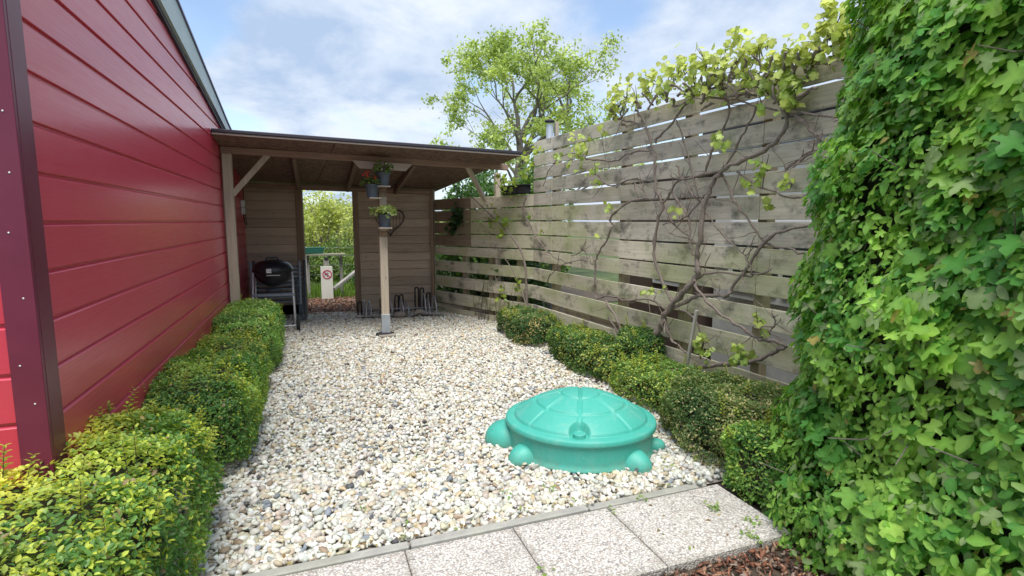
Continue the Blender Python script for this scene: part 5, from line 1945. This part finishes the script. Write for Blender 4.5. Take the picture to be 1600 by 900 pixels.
GB = 'shrubs beyond the fence'
def bush(name, label, c, r, n, size, A, B, cat='shrub', group=GB, stems=10, templ=T_SMALL):
    t = thing(name, label, cat, (c[0], c[1], 0), group)
    P = unit(n) * (rng.uniform(0.25, 1, (n, 1)) ** .45)
    P = P * np.array(r)
    nz = noise3(P, 1.6 / max(r[0], .5), c[0])
    P = P * (1 + nz[:, None] * .35) + np.array([c[0], c[1], c[2]])
    P = P[P[:, 2] > 0]
    n = len(P)
    nr = unit(n) + np.array([-.2, -.4, .6])
    w = np.clip(noise3(P, 3.0, 3) + .5 + rng.normal(0, .2, n), 0, 1)[:, None]
    col = (np.array(A) * (1 - w) + np.array(B) * w) * rng.uniform(.7, 1.25, (n, 1))
    v, f, ti = scatter(templ, P, nr, unit(n), rng.uniform(.7, 1.3, n) * size, col)
    ob('crown', v, f, M['leaf'], t, tint=ti)
    mb = MB()
    for k in range(stems):
        e = Vector((c[0] + random.uniform(-1, 1) * r[0] * .8, c[1] + random.uniform(-1, 1) * r[1] * .8, c[2] + r[2] * random.uniform(.2, .9)))
        b = Vector((c[0] + random.uniform(-.2, .2) * r[0], c[1] + random.uniform(-.2, .2) * r[1], -.03))
        mb.tube(smooth_path([b, b * .5 + e * .5 + Vector((random.uniform(-.1, .1), 0, .1)), e], 3), list(np.linspace(.025, .006, 7)), 6)
    mb.build('trunk', M['twig'], t, smooth=True)
    return t


bush('laurel_bush', 'dark leafy bush behind the fence below the shelter roof corner', (2.95, 9.6, 1.25), (.75, .9, 1.15), 7000, .085, (.03, .08, .02), (.12, .24, .05))
bush('laurel_bush', 'bright leafy bush behind the fence right of the shelter brace', (3.55, 8.5, 1.25), (.6, .8, 1.1), 6000, .085, (.05, .12, .03), (.20, .33, .06))
bush('laurel_bush', 'dark bush behind the lowest gaps of the far fence planks', (3.0, 7.9, .6), (.4, .9, .75), 4000, .07, (.02, .05, .02), (.06, .12, .04))
bush('laurel_bush', 'low dark bush beyond the shelter corner behind the bottom fence gaps', (2.7, 10.3, .4), (.7, .9, .7), 5000, .07, (.03, .07, .02), (.09, .16, .05))
bush('privet_bush', 'light green bush beyond the fence left of the flue pipe', (4.35, 10.2, 1.4), (.7, .8, 1.3), 6000, .08, (.08, .16, .04), (.26, .36, .09))

GW = 'young willows beyond the doorway'
wl = [('yellow green willow in the middle of the doorway view', (.55, 14.6), 2.9), ('slender willow at the left of the doorway view', (-.5, 14.2), 2.3), ('willow leaning into the right of the doorway view', (1.5, 15.4), 2.2), ('short pale willow left of centre beyond the doorway', (.05, 15.8), 2.3)]
for (lab, (bx, by), H_) in wl:
    mains = []
    for k in range(13):
        a = random.uniform(0, 2 * math.pi)
        mains.append(((bx + math.cos(a) * .1, by + math.sin(a) * .1, 0), (math.cos(a) * .34, math.sin(a) * .34, 1), H_ * .40 * random.uniform(.7, 1.1), .022))
    tree('willow', lab, (bx, by, 0), None, mains, 2600, .08, (.34, .42, .12), (.66, .68, .24), 2, GW, .16, T_SMALL, 'tree', .30, .9)
bush('hedge_shrub', 'low green undergrowth at the left beyond the doorway', (-.6, 13.4, .3), (1.0, .7, .7), 6000, .07, (.09, .16, .04), (.26, .36, .10), group='undergrowth beyond the doorway')
bush('hedge_shrub', 'low green undergrowth behind the white sign board', (.8, 13.6, .25), (.9, .6, .7), 6000, .07, (.09, .16, .04), (.28, .38, .10), group='undergrowth beyond the doorway')
bush('hedge_shrub', 'dark low bush beside the sloping timber at the right doorway edge', (1.25, 12.2, .2), (.40, .5, .35), 3000, .06, (.04, .09, .03), (.14, .24, .06), group='undergrowth beyond the doorway')
bush('far_hedge', 'long mixed hedge far behind the willows', (2.5, 24, .6), (9, 1.0, 1.5), 22000, .16, (.16, .24, .07), (.40, .46, .18), cat='hedge', group=None, stems=20)

# wire fence posts beyond
wf = thing('wire_fence', 'low wire fence with thin dark posts among the undergrowth', 'wire fence', (.4, 12.4, 0))
for x in (-1.6, -.05, 1.5):
    v, f = bar((x, 12.4, -.03), (x, 12.4, .95), .045, .045, .004)
    ob('post', v, f, M['stake'], wf)
mb = MB()
for z in (.15, .35, .55, .75, .92):
    mb.tube([(-1.6, 12.37, z), (1.5, 12.37, z)], .003, 4)
mb.build('wire', M['galv'], wf)

# ------------------------------------------------------------------ neighbour's sheds and flue
ns = thing('white_shed', 'white walled shed with a window glimpsed through the fence gaps', 'shed', (4.5, 2.5, 0))
v, f = xbox(3.95, 5.6, -.4, 4.55, -.02, 1.02, .004); ob('lower_wall', v, f, M['whitepanel'], ns)
for k in range(8):
    z0 = 1.024 + k * .165
    v, f = xbox(3.93, 5.6, -.4, 4.55, z0, z0 + .160, .006); ob('wall_panel', v, f, M['white'], ns)
v, f = xbox(3.80, 5.8, -.5, 4.65, 2.35, 2.42, .01); ob('roof', v, f, M['felt'], ns)
win = None
v, f = xbox(3.90, 3.925, 3.0, 4.3, .75, 1.50, .004); win = ob('window', v, f, M['white'], ns)
v, f = xbox(3.885, 3.899, 3.08, 3.62, .82, 1.43, .002); ob('pane', v, f, M['glass'], win)
v, f = xbox(3.885, 3.899, 3.68, 4.22, .82, 1.43, .002); ob('pane', v, f, M['glass'], win)
bs = thing('brown_shed', 'dark brown shed behind the middle of the fence seen through its gaps', 'shed', (4.2, 5.6, 0))
v, f = xbox(3.95, 5.4, 4.75, 6.3, -.02, 2.1, .006); ob('wall', v, f, M['brownwall'], bs)
v, f = xbox(3.85, 5.5, 4.68, 6.4, 2.1, 2.17, .01); ob('roof', v, f, M['felt'], bs)
v, f = xbox(3.925, 3.948, 4.9, 5.6, .75, 1.4, .004); w2 = ob('window', v, f, M['white'], bs)
v, f = xbox(3.915, 3.924, 4.96, 5.54, .81, 1.34, .002); ob('pane', v, f, M['glass'], w2)

fl = thing('flue_pipe', 'short grey metal flue pipe with a dark cap beside a pale post above the fence', 'flue', (3.62, 8.0, 0))
MB().tube([(3.62, 8.0, 0), (3.62, 8.0, 2.99)], .055, 16).build('pipe', M['greyplastic'], fl, smooth=True)
MB().lathe([(.075, 0), (.08, .01), (.08, .025), (.02, .045)], (3.62, 8.0, 3.03), 18).build('cap', M['darkedge'], fl, smooth=True)
for a in range(3):
    MB().tube([(3.62 + .05 * math.cos(a * 2.1), 8 + .05 * math.sin(a * 2.1), 2.98), (3.62 + .05 * math.cos(a * 2.1), 8 + .05 * math.sin(a * 2.1), 3.04)], .005, 5).build('cap_bracket', M['galv'], fl)
v, f = xbox(3.73, 3.79, 8.02, 8.08, 0, 3.05, .004)
ob('post', v, f, M['postwood'], fl)
